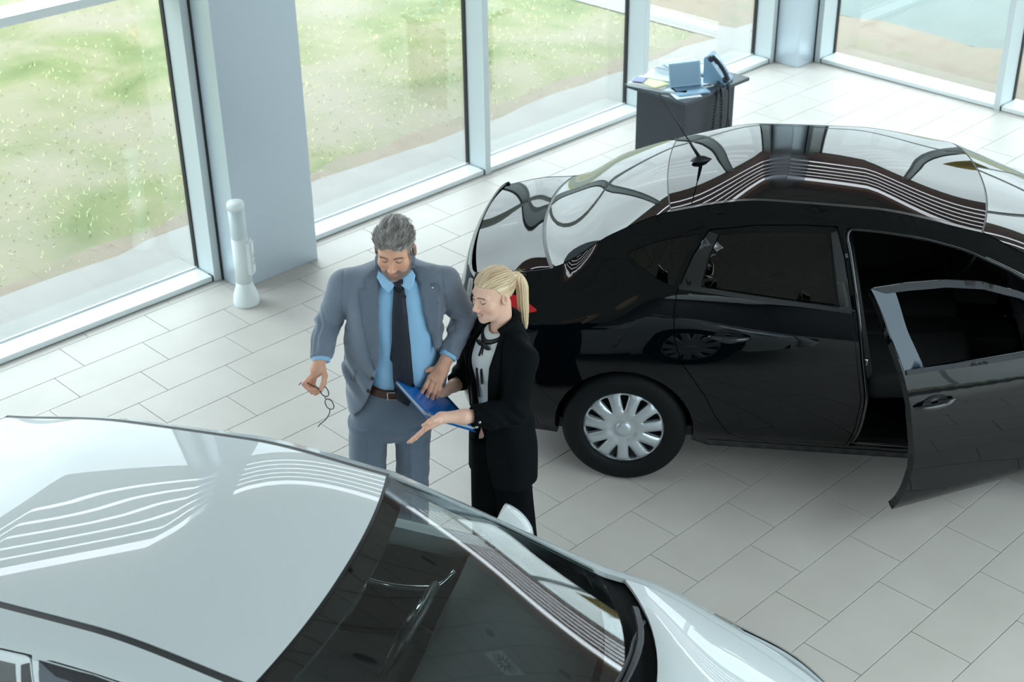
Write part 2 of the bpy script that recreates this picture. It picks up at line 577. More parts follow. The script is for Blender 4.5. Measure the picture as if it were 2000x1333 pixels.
for nm, args in (('trim_left_louvre', 0), ('trim_right_louvre', 1)):
    t = empty(nm, (0, 0, 0)); t['kind'] = 'structure'
    if args == 0:
        box('header_rail', -8, WALL_R+0.2, LY-0.02, LY+0.22, WIN_TOP, LZ0, M_slat, t)
        box('top_rail', -8, WALL_R+0.2, LY-0.02, LY+0.22, LZ1+0.26, CEIL, M_slat, t)
    else:
        box('header_rail', WALL_R-0.02, WALL_R+0.26, -8, LY, WIN_TOP, LZ0, M_slat, t)
        box('top_rail', WALL_R-0.02, WALL_R+0.26, -8, LY, LZ1+0.26, CEIL, M_slat, t)
    n = 6
    for k in range(n):
        z = LZ0+0.06+(LZ1-LZ0-0.06)*k/n
        if args == 0:
            box('slat', -8, WALL_R+0.2, LY+0.08, LY+0.10, z, z+0.150, M_slat, t)
        else:
            box('slat', WALL_R+0.10, WALL_R+0.12, -8, LY, z, z+0.150, M_slat, t)
ceiling = empty('ceiling', (0, 0, 0)); ceiling['kind'] = 'structure'
FILL_ROOFLIGHTS = ((1.0, 9.4, -7.6, -2.0), (-7.6, -4.0, -7.6, -3.0))     # unseen glazed openings, added in the ceiling as fill light
for a, b, c, d in ((-8.2, WALL_R+0.4, -2.0, LY+0.4), (-8.2, WALL_R+0.4, -8.2, -7.6), (-8.2, -7.6, -7.6, -2.0), (-7.6, -4.0, -3.0, -2.0), (-4.0, 1.0, -7.6, -2.0), (9.4, WALL_R+0.4, -7.6, -2.0)):
    box('ceiling_field', a, b, c, d, CEIL, CEIL+0.15, M_ceil, ceiling)
for xa_, xb_, ya_, yb_ in FILL_ROOFLIGHTS:
    for i in range(4):
        x = xa_+(xb_-xa_)*i/4
        box('fill_rooflight_bar', x-0.03, x+0.03, ya_, yb_, CEIL, CEIL+0.15, M_sill, ceiling)
        box('fill_rooflight_pane', x+0.03, x-0.03+(xb_-xa_)/4, ya_, yb_, CEIL+0.10, CEIL+0.11, M_pane, ceiling)
# the two walls behind the camera: unseen, their glazing added and placed as front fill
wb = box('wall_back', -8.2, -8.0, -8.2, 0.5, -0.1, CEIL, M_wall, kind='structure')
box('wall_foot', -8.2, -8.0, 0.5, LY+0.3, -0.1, 0.5, M_wall, wb)
box('wall_top', -8.2, -8.0, 0.5, LY+0.3, 5.6, CEIL, M_wall, wb)
for k in range(4):
    y = 0.5+k*1.7
    box('fill_glazing_bar', -8.15, -8.05, y, y+0.06, 0.5, 5.6, M_white_metal, wb)
    box('fill_pane', -8.11, -8.10, y+0.06, y+1.7, 0.5, 5.6, M_pane, wb)
wf = box('wall_front', -8.0, WALL_R+0.3, -8.2, -8.0, -0.1, 0.5, M_wall, kind='structure')
box('wall_side', -8.0, -2.0, -8.2, -8.0, 0.5, CEIL, M_wall, wf)
box('wall_top', -2.0, WALL_R+0.3, -8.2, -8.0, 5.6, CEIL, M_wall, wf)
for k in range(8):
    x = -2.0+k*1.66
    box('fill_glazing_bar', x, x+0.06, -8.15, -8.05, 0.5, 5.6, M_white_metal, wf)
    box('fill_pane', x+0.06, x+1.66, -8.11, -8.10, 0.5, 5.6, M_pane, wf)

# ceiling fittings: switched-off downlights and a swirl air diffuser
M_down = mat('dark_downlight', (0.012, 0.012, 0.013), 0.5)
for x, y in ((8.7, 5.2), (8.1, 3.35), (5.0, 3.0), (6.6, 4.6), (4.2, 5.4), (9.3, 2.4), (2.2, 4.6)):
    d_ = lathe('downlight', [(0.0, -0.002), (0.085, -0.002), (0.10, -0.008), (0.105, 0.0)], M_down, ceiling, 24)
    d_.location = (x, y, CEIL-0.002)
ad_ = box('air_diffuser', -0.29, 0.29, -0.29, 0.29, -0.006, 0.0, M_sill, ceiling); ad_.location = (7.75, 2.65, CEIL-0.001)
for k in range(16):
    a = k*math.pi/8
    v_ = box('vane', 0.07, 0.26, -0.014, 0.014, -0.012, -0.0065, M_down, ad_, M=Matrix.Rotation(a, 4, 'Z'))

# ---- outside: paving strip, grass field, earth strip and road
def ground_mat(name, stops, scale, det=8, second=None, dist=0.6):
    m, t, b = new_mat(name)
    b.inputs['Roughness'].default_value = 0.95
    b.inputs['Specular IOR Level'].default_value = 0.1
    tcn = t.nodes.new('ShaderNodeTexCoord')
    n = t.nodes.new('ShaderNodeTexNoise'); n.inputs['Scale'].default_value = scale; n.inputs['Detail'].default_value = det; n.inputs['Roughness'].default_value = 0.62
    n.inputs['Distortion'].default_value = dist
    t.links.new(tcn.outputs['Object'], n.inputs['Vector'])
    r = t.nodes.new('ShaderNodeValToRGB')
    e = r.color_ramp.elements
    while len(e) < len(stops): e.new(0.5)
    for k, (p, c) in enumerate(stops):
        e[k].position = p; e[k].color = (*c, 1)
    t.links.new(n.outputs['Fac'], r.inputs[0])
    out = r.outputs[0]
    if second:
        n2 = t.nodes.new('ShaderNodeTexNoise'); n2.inputs['Scale'].default_value = second[0]; n2.inputs['Detail'].default_value = 4
        t.links.new(tcn.outputs['Object'], n2.inputs['Vector'])
        r2_ = t.nodes.new('ShaderNodeValToRGB')
        r2_.color_ramp.elements[0].position = second[2]; r2_.color_ramp.elements[0].color = (0, 0, 0, 1)
        r2_.color_ramp.elements[1].position = second[3]; r2_.color_ramp.elements[1].color = (1, 1, 1, 1)
        t.links.new(n2.outputs['Fac'], r2_.inputs[0])
        mxn = t.nodes.new('ShaderNodeMix'); mxn.data_type = 'RGBA'
        t.links.new(r2_.outputs[0], mxn.inputs[0]); t.links.new(out, mxn.inputs[6]); mxn.inputs[7].default_value = (*second[1], 1)
        out = mxn.outputs[2]
    t.links.new(out, b.inputs['Base Color'])
    return m
GZ = -0.11
M_path = ground_mat('pale_paving', [(0.3, (0.19, 0.185, 0.175)), (0.7, (0.22, 0.215, 0.205))], 2.0)
M_field = ground_mat('grass_field', [(0.34, (0.085, 0.105, 0.044)), (0.45, (0.115, 0.130, 0.060)), (0.54, (0.150, 0.148, 0.084)), (0.66, (0.185, 0.166, 0.118))], 0.9, 12,
                     second=(0.45, (0.175, 0.158, 0.122), 0.46, 0.66))
M_earth = ground_mat('dry_earth', [(0.3, (0.150, 0.118, 0.090)), (0.5, (0.170, 0.142, 0.112)), (0.72, (0.135, 0.130, 0.085))], 2.2)
M_road = ground_mat('washed_road', [(0.3, (0.100, 0.124, 0.117)), (0.7, (0.118, 0.138, 0.133))], 1.1)
def wavy(name, inner, outer, zt, m, kind='structure', amp=0.04, seed=1):
    """flat strip whose outer edge wanders; inner and outer are polylines with the same count"""
    rnd = random.Random(seed)
    V = []; F = []
    for a, b in zip(inner, outer):
        V += [(a[0], a[1], zt), (b[0]+rnd.uniform(-amp, amp), b[1]+rnd.uniform(-amp, amp), zt)]
    n = len(inner)
    for i in range(n-1):
        F.append((2*i, 2*i+2, 2*i+3, 2*i+1))
    return from_data(name, V, F, m, kind=kind)
box('ground', -60, 90, -60, 90, GZ-0.3, GZ-0.012, M_field, kind='structure')
box('path', -30, WALL_R+0.55, LY+0.20, 8.42, GZ-0.2, GZ, M_path, kind='structure')
xs = np.linspace(-30, 30, 160)
wavy('path_edge', [(x, 8.40) for x in xs], [(x, 8.52) for x in xs], GZ-0.002, M_path, amp=0.05, seed=3)
wavy('earth_strip', [(x, 8.40) for x in xs], [(x, 8.72) for x in xs], GZ-0.006, M_earth, amp=0.10, seed=7)
ys = np.linspace(-20, 30, 140)
wavy('side_path', [(WALL_R+0.2, y) for y in ys], [(11.58, y) for y in ys], GZ-0.001, M_path, amp=0.06, seed=5)
wavy('earth', [(11.5, y) for y in ys], [(12.75, y) for y in ys], GZ-0.004, M_earth, amp=0.10, seed=9)
wavy('road', [(12.7, y) for y in ys], [(17.5, y) for y in ys], GZ-0.008, M_road, amp=0.05, seed=11)
# short grass standing in the field, denser towards green patches
def grass():
    rnd = np.random.RandomState(4)
    V = []; F = []
    n = 7000
    px = rnd.uniform(2.2, 13.5, n); py = 8.5+rnd.gamma(1.6, 1.7, n)
    for x, y in zip(px, py):
        if y > 16 or x > 11.6 and y < 30 and x > 11.6: continue
        h = rnd.uniform(0.012, 0.035); a = rnd.uniform(0, 6.28); w = 0.004
        lean = rnd.uniform(-0.04, 0.04, 2)
        b = len(V)
        V += [(x-w*math.cos(a), y-w*math.sin(a), GZ-0.012), (x+w*math.cos(a), y+w*math.sin(a), GZ-0.012), (x+lean[0], y+lean[1], GZ-0.012+h)]
        F.append((b, b+1, b+2))
    M_blade = ground_mat('grass_blade', [(0.3, (0.42, 0.50, 0.20)), (0.55, (0.52, 0.55, 0.28)), (0.75, (0.60, 0.56, 0.38))], 1.1)
    o = fast_mesh('short_grass', V, F, M_blade, smooth=False, kind='stuff')
    tag(o, 'short green and straw-coloured grass in the field outside the left windows', 'grass')
grass()
# ================================================================ CARS
M_tyre = mat('tyre_rubber', (0.0035, 0.0055, 0.0068), 0.65, spec=0.2, bump=(60, 0.15, 0.002))
M_hubcap = mat('silver_hubcap', lin((188, 196, 202)), 0.30, 0.45, coat=0.5)
M_dark = mat('dark_wheel_steel', (0.01, 0.011, 0.012), 0.5)
M_trim = mat('black_plastic_trim', (0.010, 0.012, 0.014), 0.38)
M_chrome = mat('chrome', (0.75, 0.78, 0.80), 0.08, 1.0)
M_interior = mat('dark_interior', (0.012, 0.014, 0.016), 0.7)
M_seat = mat('dark_seat_cloth', (0.022, 0.024, 0.027), 0.9)
M_seat_grey = mat('grey_seat_cloth', (0.10, 0.11, 0.115), 0.9)
M_dash_grey = mat('charcoal_dashboard', (0.055, 0.058, 0.062), 0.75)
M_headliner = mat('headliner', (0.05, 0.05, 0.055), 0.9)
M_car_glass = glass_mat('car_glass', (0.93, 0.965, 0.96), 1.5, 0.9)
M_dark_glass = glass_mat('tinted_car_glass', (0.10, 0.14, 0.15), 1.55, 1.2)
M_screen_glass = glass_mat('windscreen_glass', (0.90, 0.945, 0.945), 1.5, 1.15)
M_frit = mat('black_glass_border', (0.004, 0.005, 0.006), 0.05, coat=0.3, coat_rough=0.0, coat_ior=1.4)
M_red_lamp = mat('red_lamp_lens', (0.45, 0.006, 0.012), 0.08, coat=1.0)
M_clear_lamp = mat('headlamp_lens', lin((150, 160, 172)), 0.06, 0.9, coat=1.0)
M_mirror = mat('mirror_glass', (0.8, 0.82, 0.84), 0.02, 1.0)

# feature lines of the bodyside: x stations, then (half width, height) per line
XS = [-0.79, -0.58, -0.40, -0.10, 0.19, 0.65, 1.14, 1.67, 2.05, 2.45, 2.60, 2.90, 3.20, 3.42]
LINES = [
 ([.58,.615,.60,.545,.50,.525,.55,.58,.64,.705,.695,.625,.54,.46], [1.02,1.060,1.085,1.265,1.385,1.476,1.469,1.387,1.215,1.00,.985,.915,.82,.73]),
 ([.640,.675,.660,.605,.590,.61,.635,.665,.72,.762,.755,.68,.60,.52], [.980,1.020,1.050,1.215,1.320,1.422,1.418,1.330,1.15,.975,.957,.892,.797,.705]),
 ([.70,.735,.735,.700,.70,.720,.738,.757,.78,.803,.797,.725,.655,.565], [.935,.975,1.008,1.128,1.215,1.240,1.220,1.165,1.06,.945,.922,.860,.762,.668]),
 ([.75,.785,.797,.795,.814,.828,.838,.843,.842,.84,.838,.785,.70,.60], [.885,.930,.955,1.030,1.110,1.072,1.032,.985,.96,.91,.89,.815,.715,.62]),
 ([.785,.838,.858,.872,.880,.882,.884,.886,.886,.89,.893,.85,.755,.64], [.84,.865,.875,.89,.90,.885,.868,.85,.835,.80,.785,.745,.66,.57]),
 ([.80,.87,.89,.90,.903,.900,.898,.900,.903,.907,.908,.897,.80,.67], [.66,.66,.66,.66,.66,.64,.62,.62,.63,.63,.63,.60,.53,.46]),
 ([.78,.855,.87,.880,.878,.870,.868,.870,.875,.883,.885,.885,.80,.66], [.45,.42,.40,.40,.38,.36,.36,.36,.36,.37,.37,.37,.35,.32]),
 ([.72,.80,.81,.80,.775,.765,.765,.765,.77,.79,.80,.82,.76,.62], [.30,.25,.24,.21,.195,.19,.19,.19,.19,.20,.20,.20,.20,.20]),
]
BOW = [-.065,-.08,-.095,-.065,-.035,0,.02,.075,.165,.265,.215,.16,.12,.10]
CROWN = [.025,.030,.032,.034,.030,.034,.038,.030,.036,.030,.045,.05,.045,.02]

class Body:
    def __init__(s, hatch=False):
        Ls = [([*a], [*b]) for a, b in LINES]
        if hatch:                    # short tail: roof runs on to a spoiler, steep tailgate
            new = {0: ([.60,.56,.50,.48,.50,.525,.55], [.98,1.19,1.375,1.412,1.430,1.474,1.468]), 1: ([.69,.66,.60,.575,.59,.61,.635], [.955,1.135,1.305,1.350,1.368,1.421,1.417]),
                   2: ([.745,.735,.70,.685], [.925,1.05,1.16,1.20]), 3: ([.785,.80,.805,.805], [.89,.97,1.03,1.085])}
            for k, (a, b) in new.items():
                Ls[k][0][:len(a)] = a; Ls[k][1][:len(b)] = b
        s.hatch = hatch
        s.Y = [pch(XS, a, (1.67, 2.45) if i < 2 else ()) for i, (a, _) in enumerate(Ls)]
        s.Z = [pch(XS, b, (1.67, 2.45) if i < 2 else ()) for i, (_, b) in enumerate(Ls)]
        s.bow = pch(XS, BOW, (1.67, 2.45)); s.crown = pch(XS, CROWN, (1.67, 2.45))
    def cols(s, x):
        return np.array([f(x) for f in s.Y]).T, np.array([f(x) for f in s.Z]).T
    def side(s, x, z):
        """half width at station x, height z (arrays)"""
        x = np.atleast_1d(np.asarray(x, float)); z = np.atleast_1d(np.asarray(z, float))
        yc, zc = s.cols(x)
        yc = yc[:, ::-1]; zc = zc[:, ::-1]          # ascending z
        n = zc.shape[1]
        h = np.diff(zc, axis=1); d = np.diff(yc, axis=1)/h
        m = np.zeros_like(yc)
        for i in range(1, n-1):
            w1 = 2*h[:, i]+h[:, i-1]; w2 = h[:, i]+2*h[:, i-1]
            ok = d[:, i-1]*d[:, i] > 0
            den = np.where(ok, w1/np.where(ok, d[:, i-1], 1)+w2/np.where(ok, d[:, i], 1), 1)
            m[:, i] = np.where(ok, (w1+w2)/den, 0)
        m[:, 0] = d[:, 0]; m[:, -1] = d[:, -1]
        zz = np.clip(z, zc[:, 0], zc[:, -1])
        idx = np.clip((zz[:, None] >= zc).sum(1)-1, 0, n-2)
        r = np.arange(len(x))
        hh = h[r, idx]; t = (zz-zc[r, idx])/hh
        return ((2*t**3-3*t**2+1)*yc[r, idx]+(t**3-2*t**2+t)*hh*m[r, idx]+(-2*t**3+3*t**2)*yc[r, idx+1]+(t**3-t**2)*hh*m[r, idx+1])
    def top(s, u, t):
        """roof-side surface: u station, t -1..1 across"""
        u = np.asarray(u, float); t = np.asarray(t, float)
        w = s.Y[0](u); z = s.Z[0](u)
        return np.stack([u+s.bow(u)*(1-np.abs(t)**2.2), t*w, z+s.crown(u)*(1-np.abs(t)**2.4)], -1)

def car_builder(body, M_paint, root, white):
    B = body
    def side_panel(name, outer, holes=(), sgn=-1, m=M_paint, inset=0.0, thick=0.02, parent=None, bstep=0.025, istep=0.045, xf=None, smooth=True):
        P, T = cdt_fill(outer, holes, bstep, istep, SEEDS if name in ('body_side', 'front_door', 'rear_door', 'belt_seal') else ())
        x, z = P[:, 0], P[:, 1]
        y = B.side(x, z)-(inset(x, z) if callable(inset) else inset)
        V = np.stack([x, sgn*y, z], -1)
        hx_, hz_ = 0.02, 0.009
        zt = B.Z[0](x)-0.001
        za, zc_ = np.minimum(z+hz_, zt), np.minimum(z, zt)-hz_
        yz = (B.side(x, za)-B.side(x, zc_))/np.maximum(za-zc_, 1e-4)
        # tangent along the body, following the sweep of the upper edge
        fr = (z-B.Z[7](x))/(B.Z[0](x)-B.Z[7](x))
        zp = B.Z[7](x+hx_)+fr*(B.Z[0](x+hx_)-B.Z[7](x+hx_)); zm = B.Z[7](x-hx_)+fr*(B.Z[0](x-hx_)-B.Z[7](x-hx_))
        tx = np.stack([np.full(len(x), 2*hx_), sgn*(B.side(x+hx_, zp)-B.side(x-hx_, zm)), zp-zm], -1)
        tz = np.stack([np.zeros(len(x)), sgn*yz, np.ones(len(x))], -1)
        N = np.cross(tz, tx)*sgn
        N /= np.linalg.norm(N, axis=1)[:, None]
        if xf is not None:
            N = xf(V+N)-xf(V); V = xf(V)
        return shell(name, V, N, T, max(thick, 0.002), m, parent or root)
    def top_panel(name, u0, u1, t0=-1.0, t1=1.0, m=M_paint, nu=24, ntt=20, dz=0.0, thick=0.012, parent=None):
        U = np.linspace(u0, u1, nu+1); T = np.linspace(t0, t1, ntt+1)
        V = []
        for u in U:
            V += list(B.top(np.full(ntt+1, u), T)+np.array([0, 0, dz]))
        F = []
        for i in range(nu):
            for j in range(ntt):
                a = i*(ntt+1)+j
                F.append((a, a+ntt+1, a+ntt+2, a+1))
        UU, TT = np.meshgrid(U, T, indexing='ij')
        e = 0.012
        ua, ub = np.clip(UU-e, u0, u1), np.clip(UU+e, u0, u1)
        du = (B.top(ub, TT)-B.top(ua, TT))/np.maximum(ub-ua, 1e-5)[..., None]
        dt = B.top(UU, np.clip(TT+0.03, -1.03, 1.03))-B.top(UU, np.clip(TT-0.03, -1.03, 1.03))
        N = np.cross(du, dt).reshape(-1, 3); N /= np.linalg.norm(N, axis=1)[:, None]
        return shell(name, np.array(V), N, F, max(thick, 0.002), m, parent or root)
    X = {}
    roof0 = 0.185 if not B.hatch else 0.16
    # ---- roof, screens, bonnet
    top_panel('roof', roof0, 1.665, -0.955, 0.955, nu=30, ntt=28)
    if B.hatch:
        top_panel('tailgate_spoiler', -0.42, roof0-0.006, -1, 1, nu=14, ntt=20)
        top_panel('rear_screen', -0.76, -0.428, -1, 1, m=M_dark_glass, nu=8, ntt=16)
    else:
        top_panel('rear_screen', -0.392, roof0-0.006, -0.985, 0.985, m=M_screen_glass if False else M_rear_glass, nu=20, ntt=24, thick=0.005)
        top_panel('boot_lid', -0.788, -0.411, -0.975, 0.975, nu=18, ntt=26)
        for sg in (-1, 1):
            a, b = sorted((sg*0.978, sg*1.0))
            top_panel('boot_gap_seal', -0.788, -0.39, a, b, m=M_trim, nu=14, ntt=1, dz=-0.004)
        top_panel('screen_seal', -0.410, -0.391, -1, 1, m=M_trim, nu=1, ntt=24, dz=-0.003)
    top_panel('roof_seam', roof0-0.006, roof0, -1, 1, m=M_trim, nu=1, ntt=20, dz=-0.004)
    for sg in (-1, 1):
        a, b = sorted((sg*0.958, sg*1.0))
        top_panel('roof_ditch_strip', roof0, 1.665, a, b, m=M_ditch[white], nu=26, ntt=2, dz=-0.003 if white else -0.001)
    top_panel('screen_header_seal', 1.665, 1.674, -1, 1, m=M_trim, nu=1, ntt=24, dz=-0.003)
    top_panel('windscreen', 1.674, 2.40, -0.985, 0.985, m=M_screen_glass if white else M_rear_glass, nu=24, ntt=26, thick=0.005)
    # black ceramic border inside the windscreen
    top_panel('screen_border', 1.676, 1.73, -0.98, 0.98, m=M_frit, nu=3, ntt=24, dz=-0.008, thick=0.002)
    for sg in (-1, 1):
        a, b = sorted((sg*0.968, sg*0.985))
        top_panel('screen_border', 1.73, 2.40, a, b, m=M_frit, nu=18, ntt=2, dz=-0.008, thick=0.002)
    top_panel('screen_border', 2.345, 2.40, -0.95, 0.95, m=M_frit, nu=3, ntt=24, dz=-0.008, thick=0.002)
    top_panel('cowl', 2.403, 2.525, -1.0, 1.0, m=M_cowl, nu=6, ntt=24, dz=-0.022, thick=0.01)
    top_panel('bonnet', 2.525, 3.40, -0.992, 0.992, nu=26, ntt=26)
    # ---- bodyside
    def zl(i, x): return float(B.Z[i](x))
    arch_r = 0.358
    def arch(cx, a0, a1, n=18, r=arch_r):
        return [(cx+r*math.cos(rad(a)), 0.325+r*math.sin(rad(a))) for a in np.linspace(a0, a1, n)]
    topline = [(x, zl(0, x)) for x in np.linspace(-0.785, 3.41, 190)]
    SEEDS = []
    for x in np.linspace(-0.775, 3.40, 168):
        z0_, z1_, z2_ = zl(0, x), zl(1, x), zl(2, x)
        SEEDS += [(x, z0_+(z1_-z0_)*f) for f in (0.12, 0.3, 0.5, 0.75, 1.0)]+[(x, z1_+(z2_-z1_)*f) for f in (0.2, 0.45)]
    for x in np.linspace(-0.775, 3.40, 150):
        SEEDS += [(x, zl(3, x)+d) for d in (0.05, 0.022, 0.0, -0.022, -0.05)]+[(x, zl(4, x)+d) for d in (0.03, 0.0, -0.03)]
    zb = lambda x: zl(7, x)+0.002
    ar = math.degrees(math.asin((0.235-0.325)/arch_r))
    bottom = [(3.41, zb(3.41)), (3.2, zb(3.2)), (2.685+0.40, zb(3.1))]
    bottom += arch(2.685, ar, 180-ar)
    bottom += [(2.26, zb(2.2)), (1.7, zb(1.7)), (1.0, zb(1.0)), (0.42, zb(0.42))]
    bottom += arch(0.0, ar, 180-ar)
    bottom += [(-0.42, zb(-0.42)), (-0.58, zb(-0.58)), (-0.785, zb(-0.785))]
    outer = topline+bottom
    # door outlines in side view
    dz_ = 0.285
    rear_door = [(0.372, 1.352), (0.60, 1.395), (0.80, 1.407), (0.985, 1.41), (1.03, 1.28), (1.085, 1.03), (1.125, 0.80), (1.165, 0.60), (1.155, 0.42), (1.130, 0.31), (1.120, dz_),
                 (0.62, dz_), (0.53, 0.33), (0.46, 0.44), (0.405, 0.56), (0.34, 0.66), (0.27, 0.76), (0.235, 0.88), (0.225, 1.0), (0.235, 1.11), (0.30, 1.24)]
    front_door = [(1.005, 1.41), (1.20, 1.405), (1.40, 1.382), (1.60, 1.338), (1.80, 1.260), (1.95, 1.182), (2.09, 1.075), (2.135, 0.95), (2.14, 0.60), (2.12, 0.36), (2.06, dz_),
                  (1.135, dz_), (1.145, 0.31), (1.17, 0.42), (1.18, 0.60), (1.14, 0.80), (1.10, 1.03), (1.045, 1.28)]
    quarter_win = [(-0.02, 1.215), (0.10, 1.268), (0.22, 1.303), (0.335, 1.33), (0.275, 1.24), (0.215, 1.125), (0.12, 1.15), (0.03, 1.18)]
    X['front_door_poly'] = front_door
    for sg in (-1, 1):
        body_o = side_panel('body_side', outer, [rear_door, round_poly(front_door, 0.055, 5), quarter_win], sg, thick=0.018, bstep=0.022)
        side_panel('quarter_glass', quarter_win, (), sg, M_dark_glass, 0.006, 0.004)
        # rear door with its window opening
        rw = [(0.425, 1.337), (0.60, 1.365), (0.80, 1.378), (0.935, 1.380), (0.965, 1.26), (1.005, 1.075), (0.70, 1.098), (0.355, 1.128), (0.385, 1.235)]
        g_ = 0.004
        rd = side_panel('rear_door', round_poly(shrink(rear_door, g_), 0.02, 2), [rw], sg, thick=0.03)
        side_panel('window_glass', rw, (), sg, M_dark_glass, 0.012, 0.004, parent=rd)
        # matt black pillar appliques and belt seal
        side_panel('pillar_cover', [(0.955, 1.382), (0.982, 1.392), (1.022, 1.28), (1.078, 1.055), (1.02, 1.06), (0.978, 1.26)], (), sg, M_trim, -0.002, 0.003, parent=rd)
        side_panel('pillar_cover', [(0.375, 1.345), (0.418, 1.337), (0.376, 1.235), (0.345, 1.118), (0.245, 1.118), (0.307, 1.24)], (), sg, M_trim, -0.002, 0.003, parent=rd)
        xs_ = np.linspace(0.245, 1.075, 20)
        belt = [(x, zl(3, x)+0.028) for x in xs_]+[(x, zl(3, x)+0.008) for x in xs_[::-1]]
        side_panel('belt_seal', belt, (), sg, M_trim, -0.005, 0.004, parent=rd)
        handle(B, rd, 0.50, 0.905, sg)
        X['rear_door', sg] = rd
        # front door
        dw = 0.05 if white else 0.0
        fw_ = [(1.125, 1.376), (1.20, 1.372), (1.40, 1.350), (1.60, 1.305), (1.80, 1.228), (1.92, 1.165), (1.985, 1.10), (2.0, 0.995-dw), (1.60, 1.022-dw), (1.215, 1.048-dw), (1.165, 1.20)]
        swing = X.get('swing') if False else None
        xf = None
        pv = None
        if not white and sg < 0:
            hx, hy, an = DOOR_HINGE
            ca, sa = math.cos(an), math.sin(an)
            def xf(V, hx=hx, hy=hy, ca=ca, sa=sa):
                V = np.array(V, float)
                dx = V[:, 0]-hx; dy = V[:, 1]-hy
                return np.stack([hx+ca*dx-sa*dy, hy+sa*dx+ca*dy, V[:, 2]], -1)
        fd = side_panel('front_door', round_poly(shrink(front_door, g_), 0.02, 2), [fw_], sg, thick=0.04, xf=xf)
        if white or sg > 0:
            side_panel('window_glass', fw_, (), sg, M_car_glass if white else M_dark_glass, 0.012, 0.004, parent=fd)
        else:
            side_panel('inner_panel', shrink([(2.135, 0.95), (2.14, 0.60), (2.12, 0.42), (1.24, 0.40), (1.21, 0.60), (1.17, 0.80), (1.14, 1.02)], 0.012), (), sg, M_interior, 0.075, 0.03, parent=fd, xf=xf)
        side_panel('pillar_cover', [(1.012, 1.402), (1.122, 1.400), (1.163, 1.20), (1.210, 1.052), (1.107, 1.058), (1.053, 1.28)], (), sg, M_pillar, -0.002, 0.003, parent=fd, xf=xf)
        topf = [(1.012, 1.404), (1.20, 1.400), (1.40, 1.377), (1.60, 1.333), (1.80, 1.255), (1.95, 1.177)]
        topf2 = [(1.93, 1.150), (1.80, 1.226), (1.60, 1.303), (1.40, 1.348), (1.20, 1.370), (1.08, 1.376)]
        side_panel('window_frame', topf+topf2, (), sg, M_frame, -0.004, 0.012, parent=fd, xf=xf)
        xs_ = np.linspace(1.115, 2.05, 22)
        belt = [(x, zl(3, x)+0.028-dw) for x in xs_]+[(x, zl(3, x)+0.006-dw) for x in xs_[::-1]]
        side_panel('belt_seal', belt, (), sg, M_frame, -0.006, 0.006, parent=fd, xf=xf)
        handle(B, fd, 1.26, 0.885, sg, xf)
        if not white and sg < 0:      # rubber seal round the open doorway, with its striker
            lp = resample(round_poly(shrink(front_door, 0.012), 0.055, 5), 0.03)
            yy = B.side(np.array([p[0] for p in lp]), np.array([p[1] for p in lp]))
            tube('door_seal', [(p[0], sg*(y-0.022), p[1]) for p, y in zip(lp, yy)], 0.011, M_seal, root, 8, closed=True)
            tube('door_striker', [(1.150, sg*0.845, 0.80), (1.175, sg*0.848, 0.80), (1.175, sg*0.848, 0.775), (1.150, sg*0.845, 0.775)], 0.005, M_chrome, root, 6)
        X['front_door', sg] = fd
        # door mirror
        mir = door_mirror(B, fd, sg, M_paint, xf)
        # sill, lamps, fuel flap
        xs_ = np.linspace(0.43, 2.25, 30)
        side_panel('sill_trim', [(x, zl(7, x)+0.06) for x in xs_]+[(x, zl(7, x)-0.0) for x in xs_[::-1]], (), sg, M_trim, -0.004, 0.02)
        if not B.hatch:
            side_panel('tail_lamp', round_poly([(-0.785, 0.985), (-0.70, 0.995), (-0.55, 0.985), (-0.44, 0.945), (-0.58, 0.915), (-0.785, 0.87)], 0.03), (), sg, M_red_lamp, -0.004, 0.02, istep=0.03)
        else:
            side_panel('tail_lamp', round_poly([(-0.785, 0.90), (-0.70, 0.97), (-0.60, 0.93), (-0.60, 0.80), (-0.785, 0.72)], 0.03), (), sg, M_red_lamp, -0.004, 0.02, istep=0.03)
        hl = [(2.86, .872), (2.98, .868), (3.10, .828), (3.22, .785), (3.34, .738), (3.41, .702), (3.41, .60), (3.30, .63), (3.16, .70), (3.02, .775), (2.93, .825)]
        h_ = side_panel('headlamp', hl, (), sg, M_clear_lamp, lambda x, z: -(0.006+0.034*np.exp(-((x-3.16)/0.17)**2)), 0.03, istep=0.025)
        side_panel('chrome_edge', [(2.86, .878), (2.98, .876), (3.10, .836), (3.22, .793), (3.34, .746), (3.41, .710), (3.41, .702), (3.34, .738), (3.22, .785), (3.10, .828), (2.98, .868), (2.86, .872)], (), sg, M_chrome, lambda x, z: -(0.008+0.034*np.exp(-((x-3.16)/0.17)**2)), 0.02, parent=h_, istep=0.03)
        # inner wheel houses
        for cx in (0.0, 2.685):
            V = []; F = []
            a_ = np.linspace(rad(ar), rad(180-ar), 20)
            for k, an in enumerate(a_):
                px, pz = cx+arch_r*math.cos(an), 0.325+arch_r*math.sin(an)
                yy = float(B.side(px, pz)[0])-0.01
                V += [(px, sg*yy, pz), (px, sg*0.56, pz)]
                if k: F.append((2*k-2, 2*k-1, 2*k+1, 2*k))
            c = len(V); V += [(cx, sg*0.56, 0.325)]
            for k in range(len(a_)-1): F.append((2*k+1, 2*k+3, c))
            from_data('wheel_arch_liner', V, F, M_dark, root, smooth=False)
